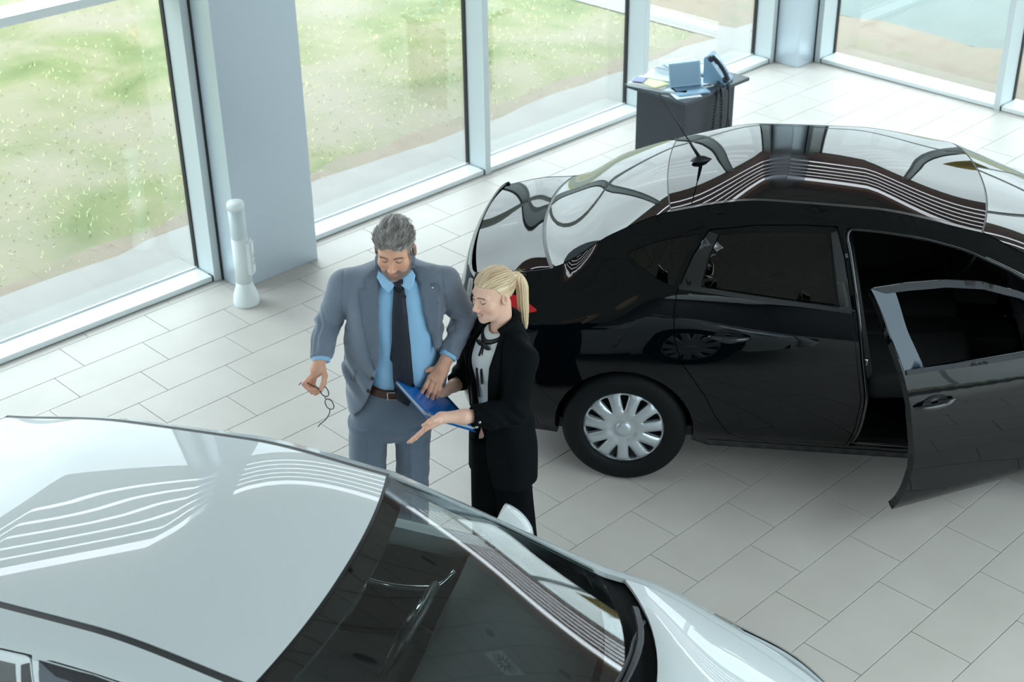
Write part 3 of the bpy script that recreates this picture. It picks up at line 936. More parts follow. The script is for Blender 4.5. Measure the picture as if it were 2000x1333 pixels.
    # ---- front and rear fascias with bumpers
    def fascia(name, xc, centre_x, sgn, lines, m):
        n = 26
        V = []; F = []
        zc = [zl(i, xc) for i in lines]; yc = [float(B.Y[i](xc)) for i in lines]
        for k in range(n+1):
            th = math.pi*(k/n)-math.pi/2
            for i in range(len(lines)):
                xx = xc+(centre_x[i]-xc)*math.cos(th)
                V.append((xx, -yc[i]*math.sin(th), zc[i]))
        q = len(lines)
        for k in range(n):
            for i in range(q-1):
                a = k*q+i
                F.append((a, a+1, a+q+1, a+q) if sgn > 0 else (a, a+q, a+q+1, a+1))
        o = from_data(name, V, F, m, root, smooth=True)
        solidify(o, 0.015)
        return o
    if B.hatch:
        fascia('tailgate', -0.785, [-.83, -.85, -.86, -.87], -1, [0, 1, 2, 3], M_paint)
        fascia('rear_bumper', -0.785, [-.87, -.89, -.93, -.93, -.86], -1, [3, 4, 5, 6, 7], M_paint)
    else:
        fascia('boot_end_panel', -0.785, [-.86, -.885, -.90, -.905], -1, [0, 1, 2, 3], M_paint)
        fascia('rear_bumper', -0.785, [-.905, -.92, -.96, -.96, -.90], -1, [3, 4, 5, 6, 7], M_paint)
    fascia('front_grille_panel', 3.405, [3.51, 3.545, 3.565, 3.58], 1, [0, 1, 2, 3], M_paint)
    fascia('front_bumper', 3.405, [3.58, 3.60, 3.63, 3.63, 3.56], 1, [3, 4, 5, 6, 7], M_paint)
    box('grille', 3.545, 3.60, -0.42, 0.42, 0.56, 0.66, M_trim, root, bev=0.01)
    # ---- floor pan, cabin
    box('floor_pan', -0.76, 3.35, -0.70, 0.70, 0.20, 0.26, M_dark, root)
    box('rear_shelf', -0.45, 0.10, -0.62, 0.62, 0.98, 1.01, M_interior, root)
    box('boot_floor', -0.70, 0.05, -0.54, 0.54, 0.26, 0.50, M_interior, root)
    box('firewall', 2.32, 2.36, -0.72, 0.72, 0.26, 0.90, M_interior, root)
    cabin(B, root, white)
    # ---- wheels
    for cx in (0.0, 2.685):
        for sg in (-1, 1):
            wheel(root, cx, sg)
    return X

def shrink(poly, d):
    """move a polygon inwards by d (small)"""
    P = [np.array(p, float) for p in poly]
    n = len(P)
    area = sum(P[i][0]*P[(i+1) % n][1]-P[(i+1) % n][0]*P[i][1] for i in range(n))
    s = 1 if area > 0 else -1
    out = []
    for i in range(n):
        a = P[i]-P[i-1]; b = P[(i+1) % n]-P[i]
        na = np.array([-a[1], a[0]])/(np.linalg.norm(a)+1e-9)*s; nb = np.array([-b[1], b[0]])/(np.linalg.norm(b)+1e-9)*s
        m = na+nb; m /= max(np.linalg.norm(m), 1e-6)
        out.append(tuple(P[i]+m*d/max(0.5, float(m @ na))))
    return out

def put(V, xf):
    V = np.array(V, float)
    return xf(V) if xf is not None else V

def handle(B, parent, x, z, sg, xf=None):
    """door pull: dished recess and a grip bar in front of it"""
    L_ = 0.105
    V = []; F = []; n = 18
    for ring, (rx, rz, off) in enumerate(((0.072, 0.036, 0.002), (0.052, 0.024, -0.001), (0.02, 0.008, -0.001))):
        for k in range(n):
            a = 2*math.pi*k/n
            px, pz = x+rx*math.cos(a), z+rz*math.sin(a)
            V.append((px, sg*(float(B.side(px, pz)[0])+off+0.001), pz))
    for r_ in range(2):
        for k in range(n):
            q = (r_*n+k, r_*n+(k+1) % n, (r_+1)*n+(k+1) % n, (r_+1)*n+k)
            F.append(q if sg > 0 else q[::-1])
    F.append(tuple(2*n+k for k in range(n)))
    from_data('handle_recess', put(V, xf), F, M_trim, parent, smooth=True)
    pts = []
    for t in np.linspace(-1, 1, 13):
        px = x+t*L_
        pts.append((px, sg*(float(B.side(px, z)[0])+0.012+0.022*(1-t*t)), z+0.002))
    V, F = tube_data(pts, [0.006+0.009*(1-abs(t)**3) for t in np.linspace(-1, 1, 13)], 10)
    V = np.array(V)
    h = from_data('door_handle', put(V, xf), F, M_handle, parent, smooth=True)

def door_mirror(B, parent, sg, M_paint, xf):
    """shell on a short arm, glass facing back"""
    x, z = 1.95, 1.00
    y0 = float(B.side(x, z)[0])
    V = []; F = []
    n, q = 20, 9
    cx, cy, cz = x+0.075, y0+0.125, z-0.050
    for i in range(q+1):
        t = i/q                       # 0 at the glass rim, 1 at the front tip
        s_ = math.cos(t*math.pi/2)**0.6 if t < 1 else 0.02
        for k in range(n):
            a = 2*math.pi*k/n
            ex = np.sign(math.cos(a))*abs(math.cos(a))**0.75; ez = np.sign(math.sin(a))*abs(math.sin(a))**0.75
            V.append((cx-0.05+0.14*t, sg*(cy+0.098*ex*s_-0.02*t), cz+0.060*ez*s_-0.012*t))
    for i in range(q):
        for k in range(n):
            f = (i*n+k, i*n+(k+1) % n, (i+1)*n+(k+1) % n, (i+1)*n+k)
            F.append(f[::-1] if sg > 0 else f)
    F.append(tuple(range(n)) if sg > 0 else tuple(range(n))[::-1]); F.append(tuple(q*n+k for k in range(n)))
    m_ = from_data('door_mirror', put(V, xf), F, M_paint, parent, smooth=True)
    V = [(cx-0.052, sg*(cy+0.088*np.sign(math.cos(a))*abs(math.cos(a))**0.75), cz+0.051*np.sign(math.sin(a))*abs(math.sin(a))**0.75) for a in np.linspace(0, 2*math.pi, 20, endpoint=False)]
    from_data('mirror_glass', put(V, xf), [tuple(range(20))], M_mirror, parent)
    pts = [(x+0.03, sg*(y0-0.01), z-0.05), (x+0.04, sg*(y0+0.04), z-0.045), (x+0.05, sg*(y0+0.10), z-0.03)]
    V, F = tube_data(pts, [0.032, 0.028, 0.026], 10)
    from_data('mirror_arm', put(V, xf), F, M_trim, parent, smooth=True)
    return m_

_wheel = {}
def wheel(root, cx, sg):
    """tyre with tread, covered by an eleven-spoke hubcap; local +Y is outward"""
    e = empty('wheel', (cx, sg*0.775, 0.322), math.pi if sg < 0 else 0.0)
    e.parent = root
    if _wheel:
        for k in ('tyre', 'hubcap', 'centre_cap', 'steel_rim', 'valve'):
            o = bpy.data.objects.new(k, _wheel[k]); COL.objects.link(o); o.parent = e
        return e
    R_ = 0.322
    prof = [(0.205, -0.095), (0.225, -0.104), (0.27, -0.108), (0.300, -0.099), (0.315, -0.082), (0.3215, -0.066), (0.3215, -0.048), (0.314, -0.046), (0.314, -0.038), (0.3222, -0.036),
            (0.3222, -0.014), (0.315, -0.012), (0.315, 0.012), (0.3222, 0.014), (0.3222, 0.036), (0.314, 0.038), (0.314, 0.046), (0.3215, 0.048), (0.3215, 0.066),
            (0.315, 0.082), (0.306, 0.094), (0.290, 0.103), (0.270, 0.108), (0.245, 0.1075), (0.226, 0.104), (0.215, 0.098), (0.208, 0.088), (0.206, 0.06)]
    ty = lathe('tyre', prof, M_tyre, e, 72, axis='Y')
    _wheel['tyre'] = ty.data
    # hubcap
    ns = 11
    outer = [(0.214*math.cos(a), 0.214*math.sin(a)) for a in np.linspace(0, 2*math.pi, 88, endpoint=False)]
    holes = []
    for k in range(ns):
        a = math.pi/2+2*math.pi*k/ns
        pts = [(0.112, -0.035), (0.150, -0.095), (0.196, -0.125), (0.1985, 0.0), (0.196, 0.125), (0.150, 0.095), (0.112, 0.035), (0.106, 0.0)]
        holes.append(round_poly([(r*math.cos(a+da), r*math.sin(a+da)) for r, da in pts], 0.012, 3))
    P, T = cdt_fill(outer, holes, 0.012, 0.014)
    rr = np.hypot(P[:, 0], P[:, 1])
    yy = 0.082+0.022*(1-(rr/0.214)**2)+np.where(rr > 0.2, -(rr-0.2)*0.4, 0)
    ang = np.arctan2(P[:, 1], P[:, 0])-math.pi/2-math.pi/ns
    sp = np.abs(((ang*ns/(2*math.pi)+0.5) % 1)-0.5)
    yy = yy+0.008*np.clip(1-sp*3.4, 0, 1)*np.clip((rr-0.05)/0.05, 0, 1)*np.clip((0.21-rr)/0.03, 0, 1)
    yy = yy-0.012*np.exp(-((rr-0.055)/0.02)**2)
    V = np.stack([P[:, 0], yy, P[:, 1]], -1)
    T = [t[::-1] for t in T]
    hc = from_data('hubcap', V, T, M_hubcap, e, smooth=True)
    bmx = bmesh.new(); bmx.from_mesh(hc.data)
    bmesh.ops.recalc_face_normals(bmx, faces=bmx.faces[:])
    if sum(f.normal.y for f in bmx.faces) < 0: bmesh.ops.reverse_faces(bmx, faces=bmx.faces[:])
    # give the slots depth
    bnd = [ed for ed in bmx.edges if ed.is_boundary]
    ext = bmesh.ops.extrude_edge_only(bmx, edges=bnd)
    for v in [g_ for g_ in ext['geom'] if isinstance(g_, bmesh.types.BMVert)]:
        v.co.y -= 0.022
    bmx.to_mesh(hc.data); bmx.free()
    for p in hc.data.polygons: p.use_smooth = abs(p.normal.y) > 0.5
    _wheel['hubcap'] = hc.data
    _wheel['centre_cap'] = lathe('centre_cap', [(0.0, 0.112), (0.02, 0.111), (0.036, 0.107), (0.042, 0.101), (0.044, 0.09), (0.047, 0.085)], M_hubcap, e, 32, axis='Y').data
    _wheel['steel_rim'] = lathe('steel_rim', [(0.0, 0.045), (0.06, 0.05), (0.075, 0.030), (0.15, 0.035), (0.19, 0.05), (0.206, 0.075), (0.207, -0.09)], M_dark, e, 48, axis='Y').data
    _wheel['valve'] = tube('valve', [(0.17, 0.05, -0.095), (0.172, 0.075, -0.098)], 0.004, M_chrome, e, 8).data
    return e

def seat(name, root, x, y, M_s, w=0.50, depth=0.50, rec=0.42):
    e = empty(name, (x, y, 0.0)); e.parent = root
    def pad(nm, x0, x1, y0, y1, z0, z1, tilt, bev=0.05):
        bm = bmesh.new()
        M_ = Matrix.Translation(Vector((x0, 0, z0))) @ Matrix.Rotation(tilt, 4, 'Y')
        add_box(bm, 0, x1-x0, y0, y1, 0, z1-z0, M_)
        bmesh.ops.bevel(bm, geom=bm.edges[:], offset=bev, segments=4, affect='EDGES', profile=0.5)
        return bm_obj(nm, bm, M_s, e, smooth=True)
    pad('cushion', -0.05, depth, -w/2, w/2, 0.42, 0.56, -0.10)
    pad('backrest', -0.16, -0.02, -w/2+0.01, w/2-0.01, 0.50, 1.12, -rec*0.55)
    if w < 0.7:
        pad('headrest', -0.335, -0.235, -0.13, 0.13, 1.12, 1.30, -0.15, 0.04)
    else:
        for yy in (-0.36, 0.36):
            pad('headrest', -0.32, -0.24, yy-0.12, yy+0.12, 1.07, 1.20, -0.15, 0.035)
    return e

def cabin(B, root, white):
    Ms = M_seat_grey if white else M_seat
    Md = M_dash_grey if white else M_interior
    seat('front_seat', root, 1.28, 0.37, Ms); seat('front_seat', root, 1.28, -0.37, Ms)
    seat('rear_bench', root, 0.42, 0.0, Ms, w=1.22, depth=0.48)
    # dashboard: deep top under the windscreen, rolled front edge
    sec = [(2.52, 0.93), (2.30, 0.965), (2.10, 0.985), (1.98, 0.975), (1.93, 0.93), (1.95, 0.84), (2.02, 0.66), (2.14, 0.50), (2.30, 0.42)]
    sec = [tuple(p) for p in spline([(a, 0, b) for a, b in sec], 4)]
    V = []; F = []
    ysd = np.linspace(-0.73, 0.73, 25); n = len(sec)
    for yv in ysd:
        hump = 0.055*math.exp(-((yv-0.37)/0.17)**2)
        for (sx_, _, sz_) in sec:
            V.append((sx_-0.02*(abs(yv)/0.7)**2, yv, sz_+hump*math.exp(-((sx_-2.06)/0.14)**2)))
    for i in range(len(ysd)-1):
        for k in range(n-1):
            a = i*n+k
            F.append((a, a+1, a+n+1, a+n))
    d = from_data('dashboard', V, F, Md, root, smooth=True)
    # air vents and centre speaker
    for yv in (-0.66, -0.09, 0.09, 0.66):
        box('air_vent', 1.925, 1.95, yv-0.055, yv+0.055, 0.86, 0.93, M_trim, d)
    box('centre_console', 1.1, 2.05, -0.11, 0.11, 0.26, 0.56, Md, root, bev=0.03)
    # steering wheel
    st = empty('steering_wheel', (1.80, 0.37, 0.86)); st.parent = root
    st.rotation_euler = (0, rad(-62), 0)
    pts = [(0.185*math.cos(a), 0.185*math.sin(a), 0) for a in np.linspace(0, 2*math.pi, 40, endpoint=False)]
    tube('rim', pts, 0.016, M_wheel_rim, st, 10, closed=True)
    lathe('hub', [(0.0, 0.03), (0.05, 0.028), (0.07, 0.015), (0.075, -0.02)], M_trim, st, 24)
    for a in (rad(0), rad(180), rad(270)):
        tube('spoke', [(0.06*math.cos(a+1.5708), 0.06*math.sin(a+1.5708), 0), (0.18*math.cos(a+1.5708), 0.18*math.sin(a+1.5708), 0)], 0.014, M_chrome if white else M_trim, st, 8)
    tube('column', [(0, 0, -0.01), (0, 0, -0.22)], 0.035, M_trim, st, 10)
    # interior mirror
    V = []; F = []; n = 20
    for xo, sc in ((0.0, 1.0), (0.02, 1.0), (0.035, 0.7)):
        for k in range(n):
            a = 2*math.pi*k/n
            V.append((1.74+xo, 0.115*sc*np.sign(math.cos(a))*abs(math.cos(a))**0.6, 1.295+0.033*sc*np.sign(math.sin(a))*abs(math.sin(a))**0.7))
    for r_ in range(2):
        for k in range(n): F.append((r_*n+k, r_*n+(k+1) % n, (r_+1)*n+(k+1) % n, (r_+1)*n+k))
    F.append(tuple(range(n))[::-1]); F.append(tuple(2*n+k for k in range(n)))
    im = from_data('interior_mirror', V, F, M_trim, root, smooth=False)
    tube('mirror_stem', [(1.77, 0, 1.31), (1.80, 0, 1.345), (1.80, 0, 1.375)], 0.012, M_chrome if white else M_trim, im, 8)
    # headliner under the roof
    U = np.linspace(0.20, 1.72, 13); T = np.linspace(-1.04, 1.04, 11)
    V = []; F = []
    for u_ in U: V += list(B.top(np.full(11, u_), T)-np.array([0, 0, 0.045]))
    for i in range(12):
        for j in range(10):
            a = i*11+j; F.append((a, a+1, a+12, a+11))
    from_data('headliner', V, F, M_headliner if white else M_interior, root, smooth=True)
    # inner pillars and grab handles
    for sg in (-1, 1):
        pts = [(1.085, sg*0.79, 0.28), (1.075, sg*0.80, 0.70), (1.055, sg*0.765, 1.03), (1.01, sg*0.635, 1.27), (0.99, sg*0.53, 1.375)]
        pts = spline(pts, 5)
        tube('centre_pillar', pts, 0.045, M_interior, root, 8)
        pts = [(1.55, sg*0.52, 1.33), (1.52, sg*0.49, 1.30), (1.42, sg*0.485, 1.295), (1.36, sg*0.49, 1.31), (1.33, sg*0.52, 1.35)]
        tube('grab_handle', spline(pts, 5), 0.011, M_grab, root, 8)
        pts = [(1.50, sg*0.74, 0.80), (1.46, sg*0.70, 0.78), (1.60, sg*0.70, 0.76), (1.78, sg*0.70, 0.79), (1.86, sg*0.73, 0.86)]
        if not (sg < 0 and not white):
            tube('door_pull', spline(pts, 6), 0.012, M_chrome, root, 8)
            V = [(0.45, sg*0.775, 0.30), (2.1, sg*0.775, 0.30), (2.1, sg*0.785, 0.87), (0.45, sg*0.775, 0.95)]
            from_data('door_lining', V, [(0, 1, 2, 3)], M_interior, root)

M_black_paint = mat('black_car_paint', (0.0010, 0.0022, 0.0032), 0.3, coat=1.0, coat_rough=0.0, coat_ior=1.42, spec=0.0)
M_white_paint = mat('white_car_paint', lin((204, 213, 216)), 0.4, coat=1.0, coat_rough=0.0, coat_ior=1.45, spec=0.2)
M_rear_glass = mat('dark_mirror_glass', (0.004, 0.007, 0.008), 0.3, coat=1.0, coat_rough=0.0, coat_ior=1.6, spec=0.0)
M_seal = mat('glossy_door_seal', (0.006, 0.008, 0.011), 0.2, coat=0.6)
M_cowl = mat('black_cowl', (0.002, 0.003, 0.004), 0.6, spec=0.06)
M_ditch = {True: mat('dark_roof_strip', (0.045, 0.047, 0.052), 0.4), False: mat('black_roof_strip', (0.004, 0.006, 0.008), 0.3, coat=0.5)}
M_pillar = mat('satin_pillar_cover', (0.030, 0.052, 0.080), 0.45, coat=0.5, coat_rough=0.4, coat_ior=1.4)
M_frame = mat('satin_window_frame', (0.012, 0.015, 0.021), 0.5, spec=0.3)
M_handle = mat('gloss_handle', (0.006, 0.009, 0.012), 0.2, coat=0.6, coat_ior=1.4)
M_wheel_rim = mat('steering_leather', (0.02, 0.021, 0.023), 0.45, coat=0.3)
M_grab = mat('grab_handle_plastic', (0.035, 0.04, 0.045), 0.35, coat=0.5)
DOOR_HINGE = (2.21, -0.80, rad(30))

black = empty('car', (5.381, 4.536, 0.0), rad(-52.6), 'glossy black saloon car with its front door open, behind the couple', 'car')
XB = car_builder(Body(False), M_black_paint, black, False)
white_car = empty('car', (1.323, 4.542, -0.0), rad(-61.03), 'white hatchback car in front of the couple, seen over its roof and windscreen', 'car')
XW = car_builder(Body(True), M_white_paint, white_car, True)

# black car: whip aerial on a teardrop foot
Bb = Body(False)
ax, az = 0.315, float(Bb.top(0.345, 0.0)[2])
ant = empty('roof_aerial', (ax, 0.0, az-0.004)); ant.parent = black
V = []; F = []; n = 16
for i, (t, w, h) in enumerate(((-0.055, 0.010, 0.004), (-0.045, 0.022, 0.016), (-0.02, 0.029, 0.030), (0.015, 0.026, 0.030), (0.05, 0.015, 0.018), (0.078, 0.004, 0.004))):
    for k in range(n):
        a = math.pi*k/(n-1)
        V.append((t, w*math.cos(a), h*math.sin(a)))
for i in range(5):
    for k in range(n-1): F.append((i*n+k, i*n+k+1, (i+1)*n+k+1, (i+1)*n+k))
from_data('aerial_foot', V, F, M_trim, ant, smooth=True)
tube('aerial_whip', [(-0.01, 0, 0.02), (-0.05, 0, 0.08), (-0.075, 0, 0.118)], [0.010, 0.008, 0.005], M_trim, ant, 8)
tube('aerial_rod', [(-0.075, 0, 0.118), (-0.16, 0, 0.25), (-0.235, 0, 0.365)], [0.0035, 0.003, 0.0026], M_trim, ant, 6)

# white car: wipers on the cowl
M_wiper = mat('satin_wiper', (0.022, 0.027, 0.034), 0.35, spec=0.4)
Bw = Body(True)
for y0_, tip in ((0.52, -0.16), (-0.05, -0.62)):
    wp = empty('wiper', (0, 0, 0)); wp.parent = white_car
    pts = []
    for k in range(11):
        t = k/10
        tt = y0_+(tip-y0_)*t
        p = Bw.top(2.475-0.10*t, tt/0.72)
        pts.append((p[0], p[1], p[2]+0.012+0.022*math.sin(t*math.pi)))
    V = []; F = []
    for k, q in enumerate(pts):
        w_, h_ = 0.015-0.008*k/10, 0.010-0.005*k/10
        V += [(q[0]-w_, q[1], q[2]), (q[0]+w_, q[1], q[2]), (q[0]+w_*0.6, q[1], q[2]+h_), (q[0]-w_*0.6, q[1], q[2]+h_)]
        if k:
            b = 4*k
            F += [(b-4+i, b-4+(i+1) % 4, b+(i+1) % 4, b+i) for i in range(4)]
    F += [(0, 3, 2, 1), (40, 41, 42, 43)]
    from_data('wiper_arm', V, F, M_wiper, wp)
    pts2 = [(p[0]-0.028, p[1]+0.02, p[2]-0.022) for p in pts[3:]]+[]
    e_ = np.array(pts2[-1])-np.array(pts2[0])
    pts2 = [tuple(np.array(pts2[0])-e_*0.25)]+pts2+[tuple(np.array(pts2[-1])+e_*0.2)]
    tube('wiper_blade', pts2, 0.007, M_wiper, wp, 6)
# ================================================================ SMALL THINGS
# ---- socket bollard beside the big column
M_bol = mat('white_bollard_plastic', lin((222, 230, 232)), 0.45)
M_bol2 = mat('pale_grey_lens', lin((196, 208, 212)), 0.3)
bo = empty('bollard', (4.475, 7.055, 0.0), 0.0, 'white power bollard with two round sockets, standing by the grey column', 'bollard')
lathe('base', [(0.0, 0.0), (0.080, 0.0), (0.083, 0.012), (0.082, 0.045), (0.076, 0.080), (0.064, 0.112), (0.056, 0.135), (0.053, 0.16), (0.0, 0.16)], M_bol, bo, 40)
lathe('shaft', [(0.0, 0.155), (0.053, 0.155), (0.0525, 0.470), (0.0, 0.470)], M_bol, bo, 40)
lathe('lamp_sleeve', [(0.0, 0.468), (0.0505, 0.468), (0.0515, 0.475), (0.0515, 0.672), (0.0, 0.672)], M_bol2, bo, 40)
lathe('cap', [(0.0, 0.670), (0.055, 0.670), (0.055, 0.705), (0.050, 0.716), (0.0, 0.718)], M_bol, bo, 40)
bm = bmesh.new(); an = rad(-48)
Mb = Matrix.Rotation(an, 4, 'Z')
add_box(bm, 0.030, 0.078, -0.036, 0.036, 0.215, 0.455, Mb)
bmesh.ops.bevel(bm, geom=bm.edges[:], offset=0.012, segments=3, affect='EDGES')
hb_ = bm_obj('socket_housing', bm, M_bol, bo, smooth=False)
for z in (0.345, 0.300):
    s = lathe('socket', [(0.0, -0.006), (0.011, -0.006), (0.013, 0.001), (0.016, 0.002), (0.0175, 0.0)], mat('grey_socket', lin((140, 148, 150)), 0.4), hb_, 20)
    s.matrix_world = Matrix.Translation(Vector((0.078*math.cos(an), 0.078*math.sin(an), z))) @ Matrix.Rotation(an, 4, 'Z') @ Matrix.Rotation(rad(90), 4, 'Y')

# ---- yellow banner standing outside the right-hand windows, above the picture
yb = empty('banner', (11.75, 5.15, GZ), rad(0), 'plain yellow banner on a pole outside the right windows, mirrored in the black car', 'banner')
tube('pole', [(0, -0.30, 0.0), (0, -0.30, 3.2)], 0.02, M_white_metal, yb, 10)
V = []; F = []
for i in range(9):
    for j in range(7):
        V.append((0.03*math.sin(i*0.9+j*0.3), -0.28+0.52*i/8, 1.75+1.30*j/6))
for i in range(8):
    for j in range(6):
        a = i*7+j; F.append((a, a+7, a+8, a+1))
solidify(from_data('cloth', V, F, mat('yellow_banner_cloth', (0.55, 0.36, 0.02), 0.7), yb, smooth=True), 0.003, 0.0)

# ---- desk with papers, laptop and telephone
M_desk = mat('anthracite_desk_board', lin((40, 47, 56)), 0.5, noise=(40, 0.06))
M_dtop = mat('anthracite_desk_top', lin((50, 60, 70)), 0.35)
dk = empty('desk', (8.09, 6.40, 0.0), 0.0, 'small anthracite panel desk by the far windows, cluttered with papers', 'desk')
def dbox(n, x0, x1, y0, y1, z0, z1, m, bev=0.002): return box(n, x0-8.09, x1-8.09, y0-6.40, y1-6.40, z0, z1, m, dk, bev=bev)
dbox('desk_top', 7.715, 8.470, 6.105, 6.690, 0.715, 0.740, M_dtop, 0.003)
dbox('side_panel', 7.745, 7.770, 6.130, 6.590, 0.0, 0.715, M_desk)
dbox('front_panel', 7.770, 8.300, 6.130, 6.155, 0.0, 0.715, M_desk)
dbox('side_panel', 8.300, 8.325, 6.130, 6.590, 0.0, 0.715, M_desk)
dbox('back_panel', 7.770, 8.300, 6.565, 6.590, 0.25, 0.715, M_desk)
T0 = 0.7405
# laptop
M_lap = mat('pale_blue_grey_metal', lin((146, 182, 206)), 0.4, 0.2)
M_scr = mat('blank_screen', lin((132, 168, 194)), 0.4)
lp = empty('laptop', (7.925, 6.235, T0), rad(-27), 'small open silver-blue laptop on the anthracite desk', 'laptop')
box('keyboard_base', -0.125, 0.125, -0.085, 0.085, 0.0, 0.014, M_lap, lp, bev=0.003)
box('keyboard', -0.108, 0.108, -0.01, 0.07, 0.0141, 0.0155, mat('laptop_keys', lin((92, 120, 144)), 0.6), lp)
Ml = Matrix.Translation(Vector((0, 0.083, 0.012))) @ Matrix.Rotation(rad(-14), 4, 'X')
box('screen_lid', -0.125, 0.125, -0.004, 0.004, 0.0, 0.175, M_lap, lp, bev=0.002, M=Ml)
box('screen', -0.116, 0.116, -0.0055, -0.0035, 0.010, 0.165, M_scr, lp, M=Ml)
# telephone
M_ph = mat('blue_grey_phone', lin((132, 168, 196)), 0.4)
M_phd = mat('dark_phone', lin((24, 34, 46)), 0.4)
ph = empty('telephone', (8.235, 6.235, T0), rad(-72), 'steeply tilted desk telephone with dark handset at the end of the desk', 'telephone')
Mt = Matrix.Rotation(rad(50), 4, 'Y')                   # face slopes down towards local +X
bm = bmesh.new()
prof = [(-0.075, 0.0), (0.100, 0.0), (0.100, 0.022), (-0.058, 0.205), (-0.080, 0.190)]
vs = [bm.verts.new((x, y, z)) for y in (-0.085, 0.085) for x, z in prof]
n = len(prof)
bm.faces.new(vs[:n]); bm.faces.new(vs[n:][::-1])
for i in range(n): bm.faces.new((vs[i], vs[n+i], vs[n+(i+1) % n], vs[(i+1) % n]))
bmesh.ops.recalc_face_normals(bm, faces=bm.faces[:])
bmesh.ops.bevel(bm, geom=bm.edges[:], offset=0.004, segments=2, affect='EDGES')
bm_obj('housing', bm, M_ph, ph)
sl = math.atan2(0.183, 0.158)
def on_face(s, y, up=0.0):
    return (0.100-s*math.cos(sl)+up*math.sin(sl), y, 0.022+s*math.sin(sl)+up*math.cos(sl))
Mf = lambda s, y: Matrix.Translation(Vector(on_face(s, y))) @ Matrix.Rotation(sl, 4, 'Y')
box('display', -0.028, 0.028, -0.030, 0.065, 0.0, 0.004, mat('phone_display', lin((170, 205, 214)), 0.2), ph, M=Mf(0.185, 0.0))
for i in range(4):
    for j in range(3):
        box('key', -0.0075, 0.0075, -0.009, 0.009, 0.0, 0.005, mat('phone_key', lin((88, 122, 152)), 0.5) if (i, j) == (0, 0) else bpy.data.materials['phone_key'], ph, M=Mf(0.045+i*0.024, -0.010+j*0.027))
pts = [on_face(s, -0.062, u) for s, u in ((0.010, 0.018), (0.035, 0.030), (0.11, 0.040), (0.185, 0.034), (0.215, 0.020))]
hs = tube('handset', spline(pts, 5), [0.020]*4+[0.017]*4+[0.015]*5+[0.017]*4+[0.021]*4, M_phd, ph, 12)
for s, u in ((0.020, 0.006), (0.210, 0.008)):
    e = on_face(s, -0.062, u)
    lathe('earpiece', [(0, -0.012), (0.024, -0.012), (0.026, 0.0), (0.022, 0.012), (0, 0.014)], M_phd, hs, 20).matrix_world = Matrix.Translation(Vector(e)) @ Matrix.Rotation(sl, 4, 'Y')
# coiled cords hanging over the front edge
def coil(name, pts, r, turns, wire=0.0035):
    P = np.array(spline(pts, 24)); T = np.gradient(P, axis=0); T /= np.linalg.norm(T, axis=1)[:, None]
    a = np.cross(T, (0.15, 1, 0.1)); a /= np.linalg.norm(a, axis=1)[:, None]; b = np.cross(T, a)
    L_ = np.linspace(0, turns*2*math.pi, len(P)*6); idx = np.linspace(0, len(P)-1, len(L_))
    ii = np.clip(idx.astype(int), 0, len(P)-2); f = (idx-ii)[:, None]
    C_ = P[ii]*(1-f)+P[ii+1]*f; A_ = a[ii]; B_ = b[ii]
    return C_+r*(np.cos(L_)[:, None]*A_+np.sin(L_)[:, None]*B_)
ci = ph.matrix_basis.inverted() if False else (Matrix.Translation(ph.location) @ Matrix.Rotation(rad(-72), 4, 'Z')).inverted()
w1 = coil('c', [(8.17, 6.17, 0.765), (8.10, 6.115, 0.748), (8.063, 6.092, 0.70), (8.040, 6.092, 0.50), (8.052, 6.092, 0.345), (8.095, 6.092, 0.318), (8.128, 6.092, 0.36), (8.128, 6.092, 0.52), (8.118, 6.094, 0.70), (8.128, 6.115, 0.748), (8.16, 6.16, 0.752)], 0.0085, 90)
tube('coiled_cord', [tuple(ci @ Vector(p)) for p in w1], 0.0042, M_phd, ph, 5)
w2 = spline([(8.20, 6.16, 0.752), (8.205, 6.112, 0.748), (8.208, 6.094, 0.70), (8.214, 6.094, 0.50), (8.196, 6.094, 0.36), (8.205, 6.094, 0.300), (8.230, 6.094, 0.300), (8.244, 6.094, 0.37), (8.222, 6.094, 0.52), (8.212, 6.096, 0.71), (8.24, 6.12, 0.748), (8.28, 6.2, 0.752)], 8)
tube('flat_cord', [tuple(ci @ Vector(p)) for p in w2], 0.0055, M_phd, ph, 8)
w3 = spline([(8.13, 6.20, 0.7475), (8.07, 6.24, 0.7475), (8.10, 6.32, 0.7475), (8.17, 6.33, 0.750)], 8)
tube('cable', [tuple(ci @ Vector(p)) for p in w3], 0.004, M_phd, ph, 8)
# papers, brochures and notebooks in loose piles: each its own sheet or booklet
M_pp = mat('office_paper', lin((222, 232, 236)), 0.8)
M_news = mat('printed_paper', lin((206, 220, 226)), 0.8, noise=(28, 0.22))
def booklet(label, x, y, z, w, d, h, rz, m, cat='paper', grp=None, curl=0.0, name='paper'):
    o = empty(name, (x, y, z), rad(rz), label, cat, grp)
    nu, nv = 8, 6
    V = []; F = []
    for i in range(nu+1):
        for j in range(nv+1):
            s, t = i/nu, j/nv
            V.append(((s-0.5)*w, (t-0.5)*d, h+curl*((2*s-1)**2*0.6+(t*t)*0.4)))
    for i in range(nu):
        for j in range(nv):
            a = i*(nv+1)+j; F.append((a, a+nv+1, a+nv+2, a+1))
    c = from_data('cover', V, F, m, o, smooth=True); solidify(c, 0.0012, -1)
    if h > 0.004:
        bmx = bmesh.new(); add_box(bmx, -w/2+0.002, w/2-0.002, -d/2+0.002, d/2-0.002, 0.0, h-0.0014)
        bm_obj('page_block', bmx, M_pp, o)
    return o
booklet('thick grey catalogue lying at the left end of the desk', 7.83, 6.53, T0, 0.21, 0.29, 0.022, 12, mat('grey_cover', lin((190, 192, 186)), 0.5), 'catalogue', name='catalogue')
